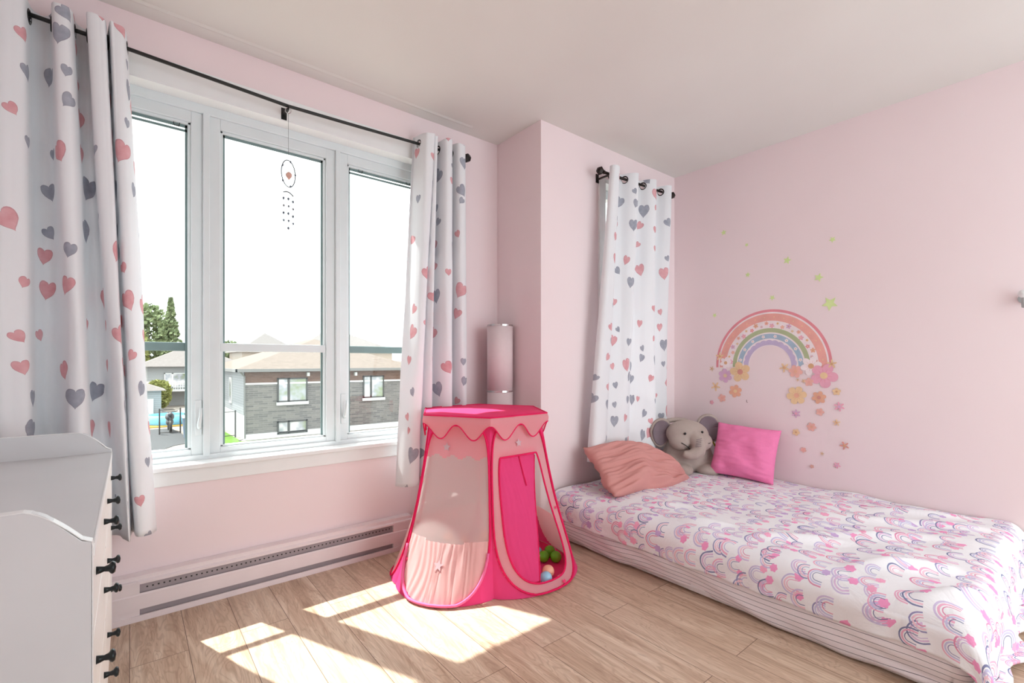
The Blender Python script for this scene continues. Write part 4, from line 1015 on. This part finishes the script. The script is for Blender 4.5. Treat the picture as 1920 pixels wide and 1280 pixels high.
for x, z in ((6.9+.0, .42), (9.3, .40)): MB().box(x-.06, x+.06, hy0-.16, hy0, z-.1, z+.08).build('wall_lamp', M['ext_white'], hs)
# far bungalow behind the left pane
h2 = thing('grey_bungalow', 'small grey bungalow with hip roof and balcony seen through the left pane', 'house', (4, 51, GZ))
MB().box(1.1, 7.5, 48, 55, GZ, .62).build('wall', M['greysiding'], h2); hip(MB(), 1.1, 7.5, 48, 55, .64, 2.6, ov=.8).build('roof', M['shingle2'], h2)
hwin(h2, 2.2, 3.7, -1.1, .1, 47.95, fr=M['ext_white'], sill=False)
m = MB().box(1.4, 4.8, 46.4, 48, -1.35, -1.25).box(1.4, 4.8, 46.4, 46.46, -.62, -.55)
for k in range(22): m.box(1.4+k*.16, 1.44+k*.16, 46.4, 46.45, -1.25, -.6)
m.build('balcony', M['ext_white'], h2)
# shed
sh = thing('garden_shed', 'small grey shed with white door seen through the left pane', 'shed', (1, 36, GZ))
MB().box(-.9, 1.5, 35.8, 38.6, GZ, -.72).build('wall', M['greysiding'], sh); hip(MB(), -.9, 1.5, 35.8, 38.6, -.72, -.1, ov=.25).build('roof', M['shingle2'], sh)
MB().box(.62, 1.12, 35.74, 35.8, GZ+.1, -1.2).build('door', M['ext_white'], sh)
# second low outbuilding
s2 = thing('low_outbuilding', 'low grey outbuilding with flat roof behind the shed', 'shed', (.5, 43, GZ))
MB().box(-1.6, 1.9, 42.5, 46, GZ, -.75).build('wall', M['greysiding'], s2); MB().box(-1.8, 2.1, 42.3, 46.2, -.75, -.5).build('roof', M['shingle2'], s2)
# far roofs seen over the brick house
for (x0, x1, y, ze, zr, lab) in ((13.5, 24, 52, 2.2, 4.6, 'distant house with gable roof above the brick house, right one'), (10.4, 16.6, 64, 2.2, 4.7, 'distant house with lower roof left of the other distant roof'), (26, 38, 46, 1.0, 1.9, 'distant pale house far to the right of the brick house'), (6, 11, 76, 1.2, 2.4, 'distant low house just right of the left mullion')):
    h = thing('distant_house', lab, 'house', ((x0+x1)/2, y+4, GZ)); MB().box(x0, x1, y, y+9, GZ, ze).build('wall', colm('tan_wall', srgb(176, 160, 146)), h)
    hip(MB(), x0, x1, y, y+9, ze, zr, ov=.6, along='x' if x1-x0 > 9.5 else 'y').build('roof', M['shingle2'], h)
    xm = (x0+x1)/2
# pool
pl = thing('paddling_pool', 'blue round garden pool seen through the left pane', 'pool', (1.9, 34.2, GZ))
MB().lathe([(1.15, GZ+.03), (1.25, GZ+.25), (1.2, GZ+.55), (1.1, GZ+.55), (1.1, GZ+.03)], 32, 'z', (1.9, 34.2, 0), caps=False).build('pool_wall', colm('pool_blue', srgb(120, 190, 226), .4), pl, smooth=True)
MB().lathe([(.01, GZ+.42), (1.1, GZ+.42)], 32, 'z', (1.9, 34.2, 0), caps=False).build('water', colm('pool_water', srgb(110, 200, 230), .05, .6), pl)
# motorcycle
mc = thing('motorcycle', 'dark motorcycle parked in front of the blue pool', 'motorcycle', (1.62, 30.3, GZ))
dk = colm('motorcycle_dark', srgb(70, 72, 76), .4, .4)
for y in (29.7, 31.0): MB().torus((1.62, y, GZ+.33), .27, .06, (1, 0, 0)).build('wheel', M['ext_dark'], mc, smooth=True)
MB().ball((1.62, 30.3, GZ+.78), .20, .5, .22).ball((1.62, 30.3, GZ+.5), .17, .35, .2).ball((1.62, 30.8, GZ+.82), .16, .4, .08).build('body', dk, mc, smooth=True)
MB().tube([(1.62, 29.72, GZ+.33), (1.62, 29.9, GZ+1.0)], .04, 8).tube([(1.30, 30.05, GZ+1.08), (1.62, 29.92, GZ+1.02), (1.94, 30.05, GZ+1.08)], .022, 8).ball((1.62, 29.78, GZ+.92), .11).build('fork', dk, mc, smooth=True)
# bins
for (x, y, c, lab) in ((2.25, 27.2, srgb(96, 110, 128), 'blue grey wheelie bin nearest the driveway edge'), (2.45, 28.6, srgb(84, 84, 84), 'dark wheelie bin behind the blue grey one')):
    b_ = thing('wheelie_bin', lab, 'bin', (x, y, GZ))
    MB().add([(x-.24, y-.26, GZ+.03), (x+.24, y-.26, GZ+.03), (x+.24, y+.26, GZ+.03), (x-.24, y+.26, GZ+.03), (x-.3, y-.34, GZ+.98), (x+.3, y-.34, GZ+.98), (x+.3, y+.34, GZ+.98), (x-.3, y+.34, GZ+.98)], [(0,3,2,1),(4,5,6,7),(0,1,5,4),(1,2,6,5),(2,3,7,6),(3,0,4,7)]).build('body', colm('bin_%d' % int(y), c), b_)
    MB().box(x-.32, x+.32, y-.38, y+.36, GZ+.98, GZ+1.05).build('lid', M['ext_white'] if y < 28 else M['ext_dark'], b_)
# black metal fences
def fence(x0, x1, y, h, lab):
    f = thing('metal_fence', lab, 'fence', ((x0+x1)/2, y, GZ))
    for x in (x0, x1): MB().box(x-.03, x+.03, y-.03, y+.03, GZ, GZ+h+.05).build('post', M['ext_dark'], f)
    m = MB().box(x0, x1, y-.015, y+.015, GZ+h-.03, GZ+h).box(x0, x1, y-.015, y+.015, GZ+.08, GZ+.11).build('rail', M['ext_dark'], f)
fence(1.15, 2.0, 29.2, 1.25, 'black metal gate behind the driveway in the left pane')
fence(2.6, 3.95, 26.0, 1.25, 'black metal fence on the lawn in front of the brick house')
fence(12.9, 14.4, 27, 1.7, 'thin fence at the right of the brick house')
# trees
def tree(x, y, h, w_, lab, conif=False, col=(srgb(96, 112, 70), srgb(140, 152, 100))):
    tr = thing('pine_tree' if conif else 'leafy_tree', lab, 'tree', (x, y, GZ))
    key = 'foliage%d' % int(col[0][0]*1e4)
    if key not in M: M[key] = outm(key, col[0], col[1], 1.5)
    MB().tube([(x, y, GZ), (x+.2, y, GZ+h*.5), (x, y, GZ+h*.92)], [w_*.05, w_*.035, .05], 8).build('trunk', colm('bark', srgb(110, 92, 78)), tr)
    rnd = random.Random(int(x*10+y)); m = MB()
    N = 1500
    for k in range(N):
        if conif:
            f = rnd.random()**.8; z = GZ+h*(.25+.75*f); layer = .55+.45*abs(math.sin(f*26)); r = w_*.5*(1-f)*layer+.1; a = rnd.random()*2*PI; rr = r*math.sqrt(rnd.random())
            c = Vector((x+rr*math.cos(a), y+rr*math.sin(a), z-rr*.15)); s = .22
        else:
            while True:
                p = Vector((rnd.uniform(-1, 1), rnd.uniform(-1, 1), rnd.uniform(-1, 1)))
                if p.length < 1 and p.length > .45 and noise.noise(p*2.3+Vector((x, y, 0))) > -.12: break
            c = Vector((x+p.x*w_*.5, y+p.y*w_*.5, GZ+h*.62+p.z*h*.38)); s = .3
        n1 = Vector((rnd.uniform(-1, 1), rnd.uniform(-1, 1), rnd.uniform(-1, 1))).normalized(); a1 = n1.orthogonal().normalized()*s; b1 = n1.cross(a1.normalized())*s*.7
        m.add([c-a1, c-b1, c+a1, c+b1], [(0, 1, 2, 3)])
    m.build('crown', M[key], tr)
dg = (srgb(104, 116, 84), srgb(136, 146, 108)); lg = (srgb(128, 130, 74), srgb(150, 152, 98))
tree(3.3, 60, 10.2, 3.0, 'dark spiky pine tree rightmost of the trees in the left pane', True, dg)
tree(1.5, 68, 10.4, 4.6, 'bushy green tree between the pines in the left pane', False, dg)
tree(-.4, 80, 14.6, 5, 'tall pine tree at the curtain edge in the left pane', True, dg)
tree(-.6, 59, 7.6, 4.2, 'pale yellow green tree low beside the curtain', False, lg)
tree(1.5, 40.0, 2.3, 1.3, 'small yellow green bush between shed and bungalow', False, lg)
tree(12.5, 88, 7.0, 5, 'small distant tree above the roofs at the left of the middle pane', False, dg)
tree(18.5, 33, 4.6, 4, 'green tree right of the brick house at the curtain edge', False, lg)
